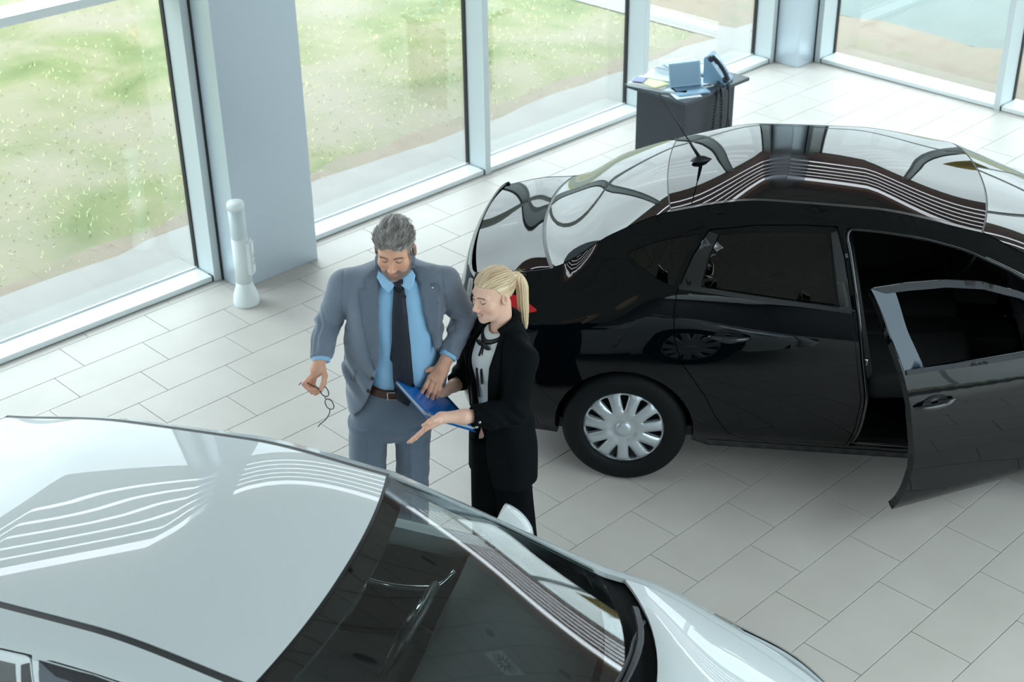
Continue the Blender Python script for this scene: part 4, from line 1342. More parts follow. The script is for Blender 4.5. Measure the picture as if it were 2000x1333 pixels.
booklet('yellow-green brochure on top of the grey catalogue', 7.835, 6.52, T0+0.0226, 0.15, 0.24, 0.004, -10, mat('yellow_green_cover', lin((214, 224, 168)), 0.4), 'brochure', name='brochure')
booklet('blue and violet leaflet at the far left corner of the desk', 7.80, 6.62, T0+0.030, 0.11, 0.10, 0.0016, 25, mat('violet_leaflet', lin((150, 158, 205)), 0.5), 'leaflet', name='leaflet')
booklet('open pale magazine beside the yellow-green brochure', 7.97, 6.50, T0, 0.22, 0.30, 0.012, -14, M_news, 'magazine', curl=0.010, name='magazine')
booklet('white sheet lying on the open pale magazine', 7.99, 6.54, T0+0.023, 0.20, 0.28, 0.0014, 18, M_pp, curl=0.006)
booklet('notebook with dark edge in front of the open magazine', 7.86, 6.33, T0, 0.14, 0.19, 0.014, 34, mat('pale_notebook_cover', lin((196, 210, 216)), 0.5), 'notebook', name='notebook')
booklet('blank white sheet under the laptop', 7.86, 6.235, T0-0.0002, 0.20, 0.20, 0.0005, -27, M_pp)
booklet('white sheet between laptop and telephone', 8.10, 6.30, T0, 0.18, 0.22, 0.0014, -20, M_pp, curl=0.003)
booklet('tall stack of printed papers behind the laptop', 8.15, 6.57, T0, 0.24, 0.20, 0.060, 5, M_news, 'paper stack', curl=0.008, name='paper_stack')
booklet('loose printed newspaper fanned over the paper stack', 8.20, 6.55, T0+0.070, 0.28, 0.20, 0.0016, -24, M_news, 'newspaper', curl=0.018, name='newspaper')
booklet('flat white folder at the back right of the desk', 8.36, 6.50, T0, 0.19, 0.26, 0.010, -8, mat('white_folder', lin((214, 226, 230)), 0.5), 'folder', name='paper_folder')
# ================================================================ PEOPLE
PYAW = YAW                                   # person frames: x to the right of the viewer, y towards the viewer
def person_frame(bx, by):
    rx = np.array([math.sin(PYAW), -math.cos(PYAW), 0.0]); ry = np.array([-math.cos(PYAW), -math.sin(PYAW), 0.0])
    return Matrix(((rx[0], ry[0], 0, bx), (rx[1], ry[1], 0, by), (0, 0, 1, 0), (0, 0, 0, 1)))

def smin(a, b, k):
    if k <= 0: return np.minimum(a, b)
    h = np.maximum(k-np.abs(a-b), 0)/k
    return np.minimum(a, b)-h*h*k*0.25
def smax(a, b, k): return -smin(-a, -b, k)

class Field:
    """signed-distance grid, meshed with surface nets"""
    def __init__(s, lo, hi, h):
        s.lo = np.array(lo, float); s.h = h
        s.n = np.maximum(4, np.ceil((np.array(hi)-s.lo)/h).astype(int)+1)
        s.d = np.full(tuple(s.n), 0.5, np.float32)
    def block(s, lo, hi):
        a = np.clip(np.floor((np.array(lo)-s.lo)/s.h).astype(int), 0, s.n-1)
        b = np.clip(np.ceil((np.array(hi)-s.lo)/s.h).astype(int)+1, 1, s.n)
        if np.any(b-a < 1): return None
        sl = tuple(slice(i, j) for i, j in zip(a, b))
        ax = [(s.lo[k]+s.h*np.arange(a[k], b[k])).astype(np.float32) for k in range(3)]
        X, Y, Z = np.meshgrid(*ax, indexing='ij')
        return sl, X, Y, Z
    def op(s, fn, lo, hi, k=0.01, mode='u'):
        b = s.block(lo, hi)
        if b is None: return
        sl, X, Y, Z = b
        f = fn(X, Y, Z)
        if mode == 'u': s.d[sl] = smin(s.d[sl], f, k)
        elif mode == 's': s.d[sl] = smax(s.d[sl], -f, k)
        elif mode == 'i': s.d[sl] = smax(s.d[sl], f, k)
        elif mode == 'a': s.d[sl] = s.d[sl]+f
    def cap(s, a, b, ra, rb, k=0.01, mode='u'):
        a = np.array(a, float); b = np.array(b, float); m = max(ra, rb)+k+2*s.h
        s.op(lambda X, Y, Z: sd_cap(X, Y, Z, a, b, ra, rb), np.minimum(a, b)-m, np.maximum(a, b)+m, k, mode)
    def chain(s, pts, rs, k=0.01):
        for i in range(len(pts)-1): s.cap(pts[i], pts[i+1], rs[i], rs[i+1], k)
    def ell(s, c, r, k=0.01, mode='u', R=None):
        c = np.array(c, float); r = np.array(r, float); m = max(r)+k+2*s.h
        s.op(lambda X, Y, Z: sd_ell(X, Y, Z, c, r, R), c-m, c+m, k, mode)
    def nets(s):
        d = s.d; sg = d < 0
        nx, ny, nz = d.shape
        c = np.zeros((nx-1, ny-1, nz-1), np.int8)
        for i in (0, 1):
            for j in (0, 1):
                for k in (0, 1):
                    c += sg[i:nx-1+i, j:ny-1+j, k:nz-1+k]
        I, J_, K = np.nonzero((c > 0) & (c < 8))
        idx = -np.ones(c.shape, np.int32); idx[I, J_, K] = np.arange(len(I))
        acc = np.zeros((len(I), 3)); cnt = np.zeros(len(I))
        cor = [(i, j, k) for i in (0, 1) for j in (0, 1) for k in (0, 1)]
        val = {q: d[I+q[0], J_+q[1], K+q[2]] for q in cor}
        for q in cor:
            for ax in range(3):
                if q[ax]: continue
                q2 = list(q); q2[ax] = 1; q2 = tuple(q2)
                a, b = val[q], val[q2]
                cr = (a < 0) != (b < 0)
                t = np.where(cr, a/np.where(cr, a-b, 1), 0)
                p = np.tile(np.array(q, float), (len(I), 1)); p[:, ax] += t
                acc[cr] += p[cr]; cnt[cr] += 1
        V = s.lo+s.h*(np.stack([I, J_, K], 1)+acc/cnt[:, None])
        Q = []
        for ax in range(3):
            sl0 = [slice(None)]*3; sl1 = [slice(None)]*3
            sl0[ax] = slice(0, -1); sl1[ax] = slice(1, None)
            A = sg[tuple(sl0)]; B = sg[tuple(sl1)]
            e = np.stack(np.nonzero(A != B), 1)
            o1, o2 = [(1, 2), (2, 0), (0, 1)][ax]
            ok = (e[:, o1] > 0) & (e[:, o2] > 0) & (e[:, o1] < d.shape[o1]-1) & (e[:, o2] < d.shape[o2]-1)
            e = e[ok]
            u = np.zeros(3, int); u[o1] = 1; v = np.zeros(3, int); v[o2] = 1
            g = lambda q: idx[q[:, 0], q[:, 1], q[:, 2]]
            quad = np.stack([g(e-u-v), g(e-v), g(e), g(e-u)], 1)
            flip = ~A[tuple(e.T)]
            quad[flip] = quad[flip][:, ::-1]
            Q.append(quad)
        Q = np.concatenate(Q); Q = Q[(Q >= 0).all(1)]
        return V, Q

def sd_cap(X, Y, Z, a, b, ra, rb):
    ab = b-a; L2 = float(ab @ ab)+1e-12
    px, py, pz = X-a[0], Y-a[1], Z-a[2]
    t = np.clip((px*ab[0]+py*ab[1]+pz*ab[2])/L2, 0, 1)
    return np.sqrt((px-t*ab[0])**2+(py-t*ab[1])**2+(pz-t*ab[2])**2)-(ra+(rb-ra)*t)
def sd_ell(X, Y, Z, c, r, R=None):
    px, py, pz = X-c[0], Y-c[1], Z-c[2]
    if R is not None:
        px, py, pz = (R[0][0]*px+R[1][0]*py+R[2][0]*pz, R[0][1]*px+R[1][1]*py+R[2][1]*pz, R[0][2]*px+R[1][2]*py+R[2][2]*pz)
    q = np.sqrt((px/r[0])**2+(py/r[1])**2+(pz/r[2])**2)
    g = np.sqrt((px/r[0]**2)**2+(py/r[1]**2)**2+(pz/r[2]**2)**2)
    return q*(q-1)/np.maximum(g, 1e-6)
def loft_fn(secs, n=2.2):
    """secs: (z, cx, cy, rx, ry_front, ry_back)"""
    s_ = sorted(secs); zs = [q[0] for q in s_]
    F = [pch(zs, [q[i] for q in s_]) for i in range(1, 6)]
    z0, z1 = zs[0], zs[-1]
    def fn(X, Y, Z):
        zl_ = np.clip(Z[0, 0, :], z0, z1)
        cx, cy, rx, rf, rb = [np.asarray(f(zl_), np.float32)[None, None, :] for f in F]
        dy = Y-cy
        ry = np.where(dy > 0, rf, rb)
        q = (np.abs((X-cx)/rx)**n+np.abs(dy/ry)**n)**(1.0/n)
        d = (q-1)*np.minimum(rx, np.minimum(rf, rb))
        return np.maximum(d, np.maximum(z0-Z, Z-z1))
    m = 0.03
    lo = (min(q[1]-q[3] for q in s_)-m, min(q[2]-q[5] for q in s_)-m, z0-m); hi = (max(q[1]+q[3] for q in s_)+m, max(q[2]+q[4] for q in s_)+m, z1+m)
    return fn, lo, hi
def poly_sd(X, Z, poly):
    d = np.full(X.shape, 1e9, np.float32); ins = np.zeros(X.shape, bool)
    n = len(poly)
    for i in range(n):
        ax_, az_ = poly[i]; bx_, bz_ = poly[(i+1) % n]
        ex, ez = bx_-ax_, bz_-az_
        t = np.clip(((X-ax_)*ex+(Z-az_)*ez)/(ex*ex+ez*ez+1e-12), 0, 1)
        d = np.minimum(d, (X-ax_-t*ex)**2+(Z-az_-t*ez)**2)
        c = ((az_ > Z) != (bz_ > Z)) & (X < (bx_-ax_)*(Z-az_)/((bz_-az_) if abs(bz_-az_) > 1e-9 else 1e-9)+ax_)
        ins ^= c
    d = np.sqrt(d)
    return np.where(ins, -d, d)
def waves(P, scale, seed, n=6):
    """smooth noise about -1..1 from a handful of plane waves"""
    r = np.random.RandomState(seed); out = 0
    for i in range(n):
        k = r.normal(size=3)*np.array(scale); ph = r.uniform(0, 6.28)
        out = out+np.sin(P[0]*k[0]+P[1]*k[1]+P[2]*k[2]+ph)
    return out/(n**0.5*1.2)
def head_R(pitch, yaw, roll):
    cp, sp = math.cos(pitch), math.sin(pitch); cy, sy = math.cos(yaw), math.sin(yaw); cr, sr = math.cos(roll), math.sin(roll)
    return np.array([[cy, sy, 0], [-sy, cy, 0], [0, 0, 1]]) @ np.array([[1, 0, 0], [0, cp, sp], [0, -sp, cp]]) @ np.array([[cr, 0, sr], [0, 1, 0], [-sr, 0, cr]])

def head_sdf(x, y, z, fem):
    """head in its own frame: face towards +y, chin at z=-0.12, crown at +0.115"""
    v = lambda *a: np.array(a, float)
    E = lambda c, r: sd_ell(x, y, z, v(*c), v(*r))
    C = lambda a, b, ra, rb: sd_cap(x, y, z, v(*a), v(*b), ra, rb)
    ax = np.abs(x)
    Es = lambda c, r: sd_ell(ax, y, z, v(*c), v(*r))
    Cs = lambda a, b, ra, rb: sd_cap(ax, y, z, v(*a), v(*b), ra, rb)
    d = E((0, -0.014, 0.034), (0.0745, 0.094, 0.081))
    d = smin(d, E((0, 0.030, -0.025), (0.0635 if not fem else 0.0615, 0.060, 0.085)), 0.03)
    if fem:
        d = smin(d, E((0, 0.046, -0.080), (0.040, 0.040, 0.036)), 0.03)
        d = smin(d, E((0, 0.074, -0.104), (0.016, 0.014, 0.013)), 0.02)
    else:
        d = smin(d, E((0, 0.044, -0.082), (0.050, 0.045, 0.037)), 0.025)
        d = smin(d, E((0, 0.076, -0.106), (0.022, 0.016, 0.016)), 0.018)
        d = smin(d, Cs((0.056, -0.005, -0.055), (0.045, 0.03, -0.088), 0.014, 0.014), 0.03)
    d = smin(d, Es((0.044, 0.056, -0.030), (0.021, 0.020, 0.020)), 0.025)
    br = 0.010 if not fem else 0.007
    d = smin(d, Cs((0.046, 0.068, 0.020), (0.012, 0.082, 0.017), br, br), 0.018)
    d = smax(d, -Es((0.032, 0.098, -0.001), (0.020, 0.020, 0.014)), 0.016)
    d = smin(d, Es((0.0315, 0.070, -0.002), (0.0155, 0.0155, 0.0135)), 0.005)
    d = smin(d, C((0, 0.083, 0.010), (0, 0.106, -0.033), 0.0075, 0.0095 if not fem else 0.0085), 0.012)
    d = smin(d, E((0, 0.109 if not fem else 0.105, -0.037), (0.0105, 0.0105, 0.0095)), 0.008)
    d = smin(d, Es((0.012, 0.097, -0.041), (0.008, 0.010, 0.0075)), 0.007)
    d = smin(d, Cs((0.021, 0.079, -0.068), (0.0, 0.090, -0.064), 0.0045, 0.0065), 0.006)
    d = smin(d, Cs((0.019, 0.079, -0.071), (0.0, 0.087, -0.0765), 0.0045, 0.0072), 0.006)
    d = smax(d, -Cs((0.022, 0.086, -0.0695), (0.0, 0.097, -0.0702), 0.0016, 0.002 if not fem else 0.0032), 0.003)
    # ears
    ex_ = 0.078 if fem else 0.083
    e = Es((ex_, -0.010, -0.006), (0.0095, 0.019, 0.032))
    e = smax(e, -Es((ex_+0.010, -0.003, -0.003), (0.008, 0.011, 0.021)), 0.004)
    d = smin(d, e, 0.006)
    return d

def head_tone(p, skin, lip, fem):
    """pigment of the skin at head-local points"""
    x, y, z = p.T; ax = np.abs(x)
    col = np.tile(np.array(skin), (len(p), 1))
    def blend(mask, c):
        col[:] = col*(1-mask[:, None])+np.array(c)*mask[:, None]
    sm = lambda t: np.clip(t, 0, 1)**2*(3-2*np.clip(t, 0, 1))
    el = lambda cx, cy, cz, rx, ry, rz: np.sqrt(((ax-cx)/rx)**2+((y-cy)/ry)**2+((z-cz)/rz)**2)
    blend(0.35*sm(1.5-el(0.042, 0.06, -0.035, 0.026, 0.05, 0.022)), (skin[0]*1.0, skin[1]*0.78, skin[2]*0.72))
    blend(0.25*sm(1.5-el(0.0, 0.112, -0.038, 0.014, 0.02, 0.013)), (skin[0]*1.0, skin[1]*0.75, skin[2]*0.7))
    mz = -0.0705+(0.007*(ax/0.022)**2 if fem else 0)
    lp = sm((0.0135-np.sqrt((ax*(0.42 if fem else 0.5))**2+((z-mz)*1.15)**2))/0.004)*(y > 0.060)*(ax < 0.031)
    blend(lp*0.85, lip)
    # brows
    bz = 0.0225-0.0022*((ax-0.03)/0.015)**2
    bw = sm((0.0045-np.abs(z-bz))/0.0025)*(ax > 0.010)*(ax < 0.050)*(y > 0.05)
    blend(bw*0.9, (0.055, 0.05, 0.05) if not fem else (0.13, 0.085, 0.05))
    # lashes and the strip of eye below the lid
    ez = -0.0045-0.004*((ax-0.0315)/0.0135)**2*-1
    ln = sm(((0.0034 if fem else 0.0026)-np.abs(z-ez))/0.0014)*(np.abs(ax-0.0315) < 0.0155)*(y > 0.06)
    if fem:
        wt = sm((0.0028-np.abs(z-(ez-0.0036)))/0.0012)*(np.abs(ax-0.0315) < 0.0115)*(y > 0.06)
        blend(wt*0.8, (0.55, 0.53, 0.52))
        ir = sm((0.0058-np.hypot(ax-0.0315, z-(ez-0.003)))/0.0015)*(z < ez)*(z > ez-0.0066)*(y > 0.06)
        blend(ir, (0.05, 0.06, 0.07))
    blend(ln*0.95, (0.02, 0.017, 0.016))
    if fem:
        th = sm((0.0042-0.0024*(ax/0.018)**2-np.abs(z-mz))/0.001)*(ax < 0.022)*(y > 0.062)
        blend(th, (0.80, 0.78, 0.74))
    else:
        # grey beard and moustache
        r = np.random.RandomState(2); n_ = r.uniform(0.75, 1.25, len(p))
        bd = sm((-0.050-z-0.55*np.maximum(0, ax-0.035)+0.9*np.maximum(0, ax-0.052))/0.014)*(y > -0.012)*(z > -0.135)
        mo = sm((0.030-np.hypot(ax*0.75, (z+0.055)*2.4))/0.006)*(y > 0.06)
        sb = sm((0.070-np.abs(z+0.035))/0.03)*sm((ax-0.054)/0.010)*(y > -0.012)*(y < 0.045)*(z < 0.03)
        bm_ = np.maximum(np.maximum(bd, mo), sb)*(1-lp)
        bc = np.stack([0.135*n_, 0.115*n_, 0.105*n_], 1)
        ch = sm((0.022-np.hypot(ax, z+0.112))/0.01)
        bc = bc*(1+1.1*ch[:, None])
        mk = (bm_*0.82)[:, None]
        col[:] = col*(1-mk)+bc*mk
    blend(0.5*sm(1.3-el(0.083, -0.004, -0.004, 0.008, 0.010, 0.020)), (skin[0]*0.6, skin[1]*0.35, skin[2]*0.3))
    return col

def tone_mat(name, rough, sss=0.0, spec=0.4, bump=None, aniso=0.0):
    m, t, b = new_mat(name)
    at = t.nodes.new('ShaderNodeAttribute'); at.attribute_name = 'tone'
    t.links.new(at.outputs['Color'], b.inputs['Base Color'])
    b.inputs['Roughness'].default_value = rough
    b.inputs['Specular IOR Level'].default_value = spec
    if sss:
        b.inputs['Subsurface Weight'].default_value = sss
        b.inputs['Subsurface Radius'].default_value = (0.012, 0.005, 0.003)
        b.inputs['Subsurface Scale'].default_value = 0.6
    if bump:
        tcn = t.nodes.new('ShaderNodeTexCoord'); n2 = t.nodes.new('ShaderNodeTexNoise'); n2.inputs['Scale'].default_value = bump[0]
        t.links.new(tcn.outputs['Object'], n2.inputs['Vector'])
        bn = t.nodes.new('ShaderNodeBump'); bn.inputs['Strength'].default_value = bump[1]; bn.inputs['Distance'].default_value = bump[2]
        t.links.new(n2.outputs['Fac'], bn.inputs['Height']); t.links.new(bn.outputs[0], b.inputs['Normal'])
    return m
M_skin = tone_mat('skin', 0.48, 0.12, 0.4, bump=(350, 0.08, 0.001))
M_hair = tone_mat('hair', 0.42, 0.0, 0.5)
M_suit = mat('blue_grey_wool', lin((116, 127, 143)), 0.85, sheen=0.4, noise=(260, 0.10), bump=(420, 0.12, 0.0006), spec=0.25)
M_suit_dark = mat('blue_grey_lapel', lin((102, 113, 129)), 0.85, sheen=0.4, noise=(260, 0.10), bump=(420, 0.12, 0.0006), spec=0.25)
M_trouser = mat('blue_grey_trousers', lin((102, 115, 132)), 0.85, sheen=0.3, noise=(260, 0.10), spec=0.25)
M_shirt = mat('pale_blue_shirt', lin((150, 196, 232)), 0.75, noise=(180, 0.03), spec=0.3)
M_tie = mat('navy_tie', lin((26, 33, 46)), 0.6, noise=(300, 0.35), spec=0.4)
M_belt = mat('brown_belt', lin((70, 36, 26)), 0.4, spec=0.5)
M_buckle = mat('belt_buckle', (0.6, 0.55, 0.5), 0.25, 1.0)
M_button = mat('dark_button', (0.03, 0.03, 0.035), 0.35)
M_shoe = mat('dark_shoe', (0.03, 0.02, 0.016), 0.3)
M_blk = mat('black_wool', (0.0022, 0.0040, 0.0052), 0.85, sheen=0.0, spec=0.12, bump=(400, 0.1, 0.0005))
M_blk2 = mat('black_crepe_trousers', (0.0018, 0.0032, 0.0042), 0.9, sheen=0.0, spec=0.10)
M_blouse = mat('white_blouse', lin((222, 226, 226)), 0.7)
M_ribbon = mat('black_ribbon', (0.004, 0.005, 0.006), 0.4)
M_pearl = mat('silver_button', (0.75, 0.76, 0.78), 0.15, 1.0)

def body_mesh(name, root, blocks, tone_fn, m):
    Vs = []; Qs = []; Cs_ = []; n = 0
    for f in blocks:
        V, Q = f.nets()
        Vs.append(V); Qs.append(Q+n); n += len(V); Cs_.append(tone_fn(V))
    return fast_mesh(name, np.concatenate(Vs), np.concatenate(Qs), m, root, colors=np.concatenate(Cs_))
def cloth(name, root, f, m, clip=None):
    V, Q = f.nets()
    return fast_mesh(name, V, Q, m, root)

def front_y(f, x, z, y0=0.35):
    """y of the field's front surface seen from the viewer side"""
    i = (np.asarray(x)-f.lo[0])/f.h; k = (np.asarray(z)-f.lo[2])/f.h
    i0 = np.clip(np.floor(i).astype(int), 0, f.n[0]-2); k0 = np.clip(np.floor(k).astype(int), 0, f.n[2]-2)
    fi = (i-i0)[:, None]; fk = (k-k0)[:, None]
    col = (f.d[i0, :, k0]*(1-fi)*(1-fk)+f.d[i0+1, :, k0]*fi*(1-fk)+f.d[i0, :, k0+1]*(1-fi)*fk+f.d[i0+1, :, k0+1]*fi*fk)
    neg = col < 0
    last = col.shape[1]-1-np.argmax(neg[:, ::-1], axis=1)
    r = np.arange(len(col)); last = np.clip(last, 0, col.shape[1]-2)
    a = col[r, last]; b = col[r, last+1]
    t = np.where(neg.any(1), a/np.where(np.abs(a-b) > 1e-9, a-b, 1), 0)
    return np.where(neg.any(1), f.lo[1]+f.h*(last+np.clip(t, 0, 1)), np.nan)

def applique(name, root, f, poly, m, off=0.004, thick=0.006, step=0.012, shape=None, smooth=True):
    """flat piece lying on the front of a field: lapel, tie, flap"""
    P, T = cdt_fill(poly, (), step, step*1.1)
    y = front_y(f, P[:, 0], P[:, 1])
    if np.isnan(y).any():
        ok = ~np.isnan(y)
        for q in np.nonzero(~ok)[0]:
            j = np.argmin(((P[ok]-P[q])**2).sum(1)); y[q] = y[ok][j]
    # even out the draped surface
    nb = [set() for _ in P]
    for t in T:
        for a in t: nb[a].update(t)
    for _ in range(3): y = np.array([np.mean([y[j] for j in nb[i]]) if nb[i] else y[i] for i in range(len(P))])
    o_ = off if shape is None else off+shape(P[:, 0], P[:, 1])
    V = np.stack([P[:, 0], y+o_, P[:, 1]], -1)
    v0, v1, v2 = (V[i] for i in T[0])
    if np.cross(v1-v0, v2-v0)[1] < 0: T = [t[::-1] for t in T]
    o = from_data(name, V, T, m, root, smooth=smooth)
    solidify(o, thick)
    return o

def strands(V0, paths, r0, cols):
    """thin three-sided hairs; returns verts, quads, colours"""
    V = []; Q = []; C_ = []
    for p, c in zip(paths, cols):
        p = np.asarray(p); n = len(p); b = V0+len(V)
        T = np.gradient(p, axis=0); T /= np.linalg.norm(T, axis=1)[:, None]+1e-9
        a = np.cross(T, np.array([0.3, 0.5, 0.8])); a /= np.linalg.norm(a, axis=1)[:, None]+1e-9
        bb = np.cross(T, a)
        for i in range(n):
            r = r0*(1-0.75*i/(n-1))
            for k in range(3):
                an = 2.0944*k
                V.append(p[i]+r*(math.cos(an)*a[i]+math.sin(an)*bb[i])); C_.append(c)
        for i in range(n-1):
            for k in range(3):
                Q.append((b+i*3+k, b+i*3+(k+1) % 3, b+(i+1)*3+(k+1) % 3, b+(i+1)*3+k))
    return V, Q, C_

def arm_sleeve(f, pts, rs, k=0.03, seed=1, amp=0.004):
    f.chain(pts, rs, k)

def shoe(root, x, y, yaw, L_=0.29, w=0.048, m=None, heel=0.0):
    f = Field((-0.08, -0.12, -0.01), (0.08, 0.24, 0.14), 0.005)
    f.chain([(0, -0.055, 0.045+heel), (0, 0.03, 0.045+heel*0.6), (0, 0.12, 0.036), (0, 0.175, 0.030)], [0.044, 0.046, 0.046, 0.034], 0.03)
    f.cap((0, -0.045, 0.05+heel), (0, -0.03, 0.11+heel), 0.040, 0.042, 0.03)
    f.op(lambda X, Y, Z: -(Z-0.004), (-1, -1, -1), (1, 1, 1), 0.004, 'i')
    V, Q = f.nets()
    c, s_ = math.cos(yaw), math.sin(yaw)
    V = np.stack([V[:, 0]*c-V[:, 1]*s_+x, V[:, 0]*s_+V[:, 1]*c+y, V[:, 2]-0.004], 1)
    return fast_mesh('shoe', V, Q, m or M_shoe, root)

# ---------------------------------------------------------------- the man
def build_man():
    root = empty('person', label='grey-haired bearded person in blue-grey suit and dark tie, holding glasses', cat='person')
    root.matrix_world = person_frame(3.451, 4.371)
    R = head_R(rad(13.5), rad(-7), 0); hc = np.array([0.080, 0.030, 1.671])
    toh = lambda P: (P-hc) @ R              # person -> head frame
    skin = (0.72, 0.40, 0.28)
    # ---- body: head block, hand blocks, coarse block hidden by the clothes
    hb = Field((-0.035, -0.12, 1.46), (0.195, 0.18, 1.83), 0.0026)
    def hf(X, Y, Z):
        P = np.stack([X-hc[0], Y-hc[1], Z-hc[2]], -1) @ R
        return head_sdf(P[..., 0], P[..., 1], P[..., 2], False)
    hb.op(hf, hb.lo, hb.lo+hb.n*hb.h, 0.0)
    hb.cap((0.076, -0.005, 1.62), (0.068, -0.02, 1.44), 0.054, 0.060, 0.02)
    r1 = Field((-0.36, 0.05, 1.02), (-0.21, 0.24, 1.24), 0.0024)
    wr = (-0.266, 0.12, 1.186)
    r1.chain([(-0.263, 0.104, 1.197), wr, (-0.283, 0.140, 1.145)], [0.021, 0.027, 0.030], 0.01)
    r1.cap((-0.272, 0.150, 1.150), (-0.302, 0.152, 1.112), 0.022, 0.017, 0.015)
    r1.cap((-0.272, 0.130, 1.145), (-0.297, 0.130, 1.104), 0.020, 0.015, 0.015)
    for pts, r in (([(-0.312, 0.166, 1.120), (-0.338, 0.188, 1.098), (-0.315, 0.205, 1.080), (-0.286, 0.203, 1.082)], 0.0095),
                   ([(-0.308, 0.152, 1.110), (-0.332, 0.174, 1.076), (-0.305, 0.192, 1.058), (-0.278, 0.188, 1.066)], 0.0098),
                   ([(-0.302, 0.138, 1.102), (-0.320, 0.156, 1.060), (-0.294, 0.174, 1.040), (-0.270, 0.170, 1.050)], 0.0092),
                   ([(-0.295, 0.122, 1.100), (-0.305, 0.136, 1.060), (-0.283, 0.152, 1.040), (-0.264, 0.150, 1.050)], 0.0080),
                   ([(-0.258, 0.140, 1.165), (-0.246, 0.170, 1.128), (-0.252, 0.192, 1.098), (-0.262, 0.203, 1.082)], 0.0120)):
        r1.chain(pts, [r*1.12, r*1.05, r, r*0.85], 0.005)
    l1 = Field((0.13, 0.03, 0.95), (0.34, 0.20, 1.22), 0.0024)
    l1.chain([(0.299, 0.066, 1.172), (0.285, 0.082, 1.152), (0.262, 0.105, 1.115)], [0.021, 0.028, 0.031], 0.01)
    for a, b in (((0.272, 0.092, 1.130), (0.214, 0.126, 1.088)), ((0.268, 0.100, 1.122), (0.228, 0.136, 1.078)), ((0.270, 0.105, 1.118), (0.244, 0.140, 1.072)), ((0.276, 0.105, 1.116), (0.260, 0.136, 1.074))):
        l1.cap(a, b, 0.019, 0.0135, 0.012)
    for pts, r in (([(0.210, 0.128, 1.086), (0.190, 0.146, 1.050), (0.172, 0.150, 1.022), (0.160, 0.150, 1.002)], 0.0095),
                   ([(0.226, 0.138, 1.076), (0.208, 0.156, 1.034), (0.194, 0.158, 1.004), (0.184, 0.156, 0.982)], 0.0098),
                   ([(0.243, 0.142, 1.070), (0.229, 0.158, 1.028), (0.219, 0.158, 0.998), (0.211, 0.155, 0.978)], 0.0092),
                   ([(0.260, 0.138, 1.072), (0.251, 0.152, 1.036), (0.244, 0.152, 1.010), (0.238, 0.148, 0.992)], 0.0082),
                   ([(0.272, 0.098, 1.128), (0.243, 0.098, 1.116), (0.216, 0.100, 1.112), (0.196, 0.104, 1.106)], 0.0115)):
        l1.chain(pts, [r*1.12, r*1.05, r, r*0.85], 0.005)
    cb = Field((-0.36, -0.2, 0.03), (0.46, 0.24, 1.60), 0.012)
    fn, lo, hi = loft_fn([(0.80, 0.03, 0, 0.15, 0.09, 0.10), (1.0, 0.07, 0.0, 0.13, 0.085, 0.09), (1.3, 0.072, 0, 0.15, 0.09, 0.09), (1.48, 0.07, -0.02, 0.14, 0.06, 0.07), (1.56, 0.07, -0.02, 0.05, 0.05, 0.05)])
    cb.op(fn, lo, hi, 0.02)
    cb.chain([(-0.145, -0.025, 1.475), (-0.244, -0.012, 1.29), (-0.262, 0.10, 1.20)], [0.034, 0.028, 0.015], 0.01)
    cb.chain([(0.280, -0.025, 1.485), (0.362, -0.058, 1.29), (0.300, 0.062, 1.178)], [0.034, 0.028, 0.015], 0.01)
    cb.chain([(-0.06, 0.0, 0.86), (-0.10, 0.03, 0.46), (-0.105, -0.01, 0.10)], [0.085, 0.055, 0.04], 0.03)
    cb.chain([(0.12, 0.0, 0.86), (0.105, 0.03, 0.46), (0.085, -0.01, 0.10)], [0.085, 0.055, 0.04], 0.03)
    def tone(V):
        c = np.tile(np.array(skin), (len(V), 1))
        p = toh(V)
        hd = (V[:, 2] > 1.5)
        if hd.any(): c[hd] = head_tone(p[hd], skin, (0.42, 0.17, 0.14), False)
        hnd = V[:, 2] < 1.25
        w = 0.5+0.5*waves(V.T, (60, 60, 60), 5)
        c[hnd] = c[hnd]*(1.0-0.12*w[hnd][:, None]*np.array([0.6, 1, 1]))
        return c
    body_mesh('body', root, [cb, hb, r1, l1], tone, M_skin)
    # ---- hair: shell over the cranium with swept tufts
    hh = Field((-0.035, -0.14, 1.62), (0.195, 0.16, 1.85), 0.0026)
    def hairf(X, Y, Z):
        P = np.stack([X-hc[0], Y-hc[1], Z-hc[2]], -1) @ R
        x, y, z = P[..., 0], P[..., 1], P[..., 2]
        d = sd_ell(x, y, z, np.array([0, -0.016, 0.036]), np.array([0.0805, 0.101, 0.0865]))
        top = np.clip((z-0.02)/0.08, 0, 1)
        d = d-0.010*top-0.006*top*np.sin(x*95+2.2*np.sin(y*40))*np.clip((y+0.06)/0.1, 0, 1)-0.0045*waves((x*1.6, y*0.7, z), (70, 55, 60), 11, 8)
        d = smin(d, sd_ell(x, y, z, np.array([-0.018, 0.045, 0.098]), np.array([0.034, 0.045, 0.026])), 0.02)
        d = smin(d, sd_ell(x, y, z, np.array([0.028, 0.035, 0.098]), np.array([0.034, 0.050, 0.024])), 0.015)
        # hairline: forehead, temples, round the ear, nape
        ax = np.abs(x)
        line = 0.056+0.008*np.cos(x*70)-0.10*np.maximum(0, ax-0.040)+0.0
        front = np.where(y > 0.03, line, line-(0.03-y)*1.9)
        front = np.where(y < -0.03, np.maximum(-0.075, front), front)
        side = np.where((ax > 0.062) & (y > 0.004) & (y < 0.045), -0.010, 9)   # sideburn
        lim = np.minimum(front, side)
        lim = np.where((ax > 0.066) & (y > -0.040) & (y < 0.010), np.maximum(lim, 0.030), lim)
        return smax(d, (lim-z)*0.8, 0.006)
    hh.op(hairf, hh.lo, hh.lo+hh.n*hh.h, 0.0)
    V, Q = hh.nets()
    p = toh(V)
    rn = np.random.RandomState(3)
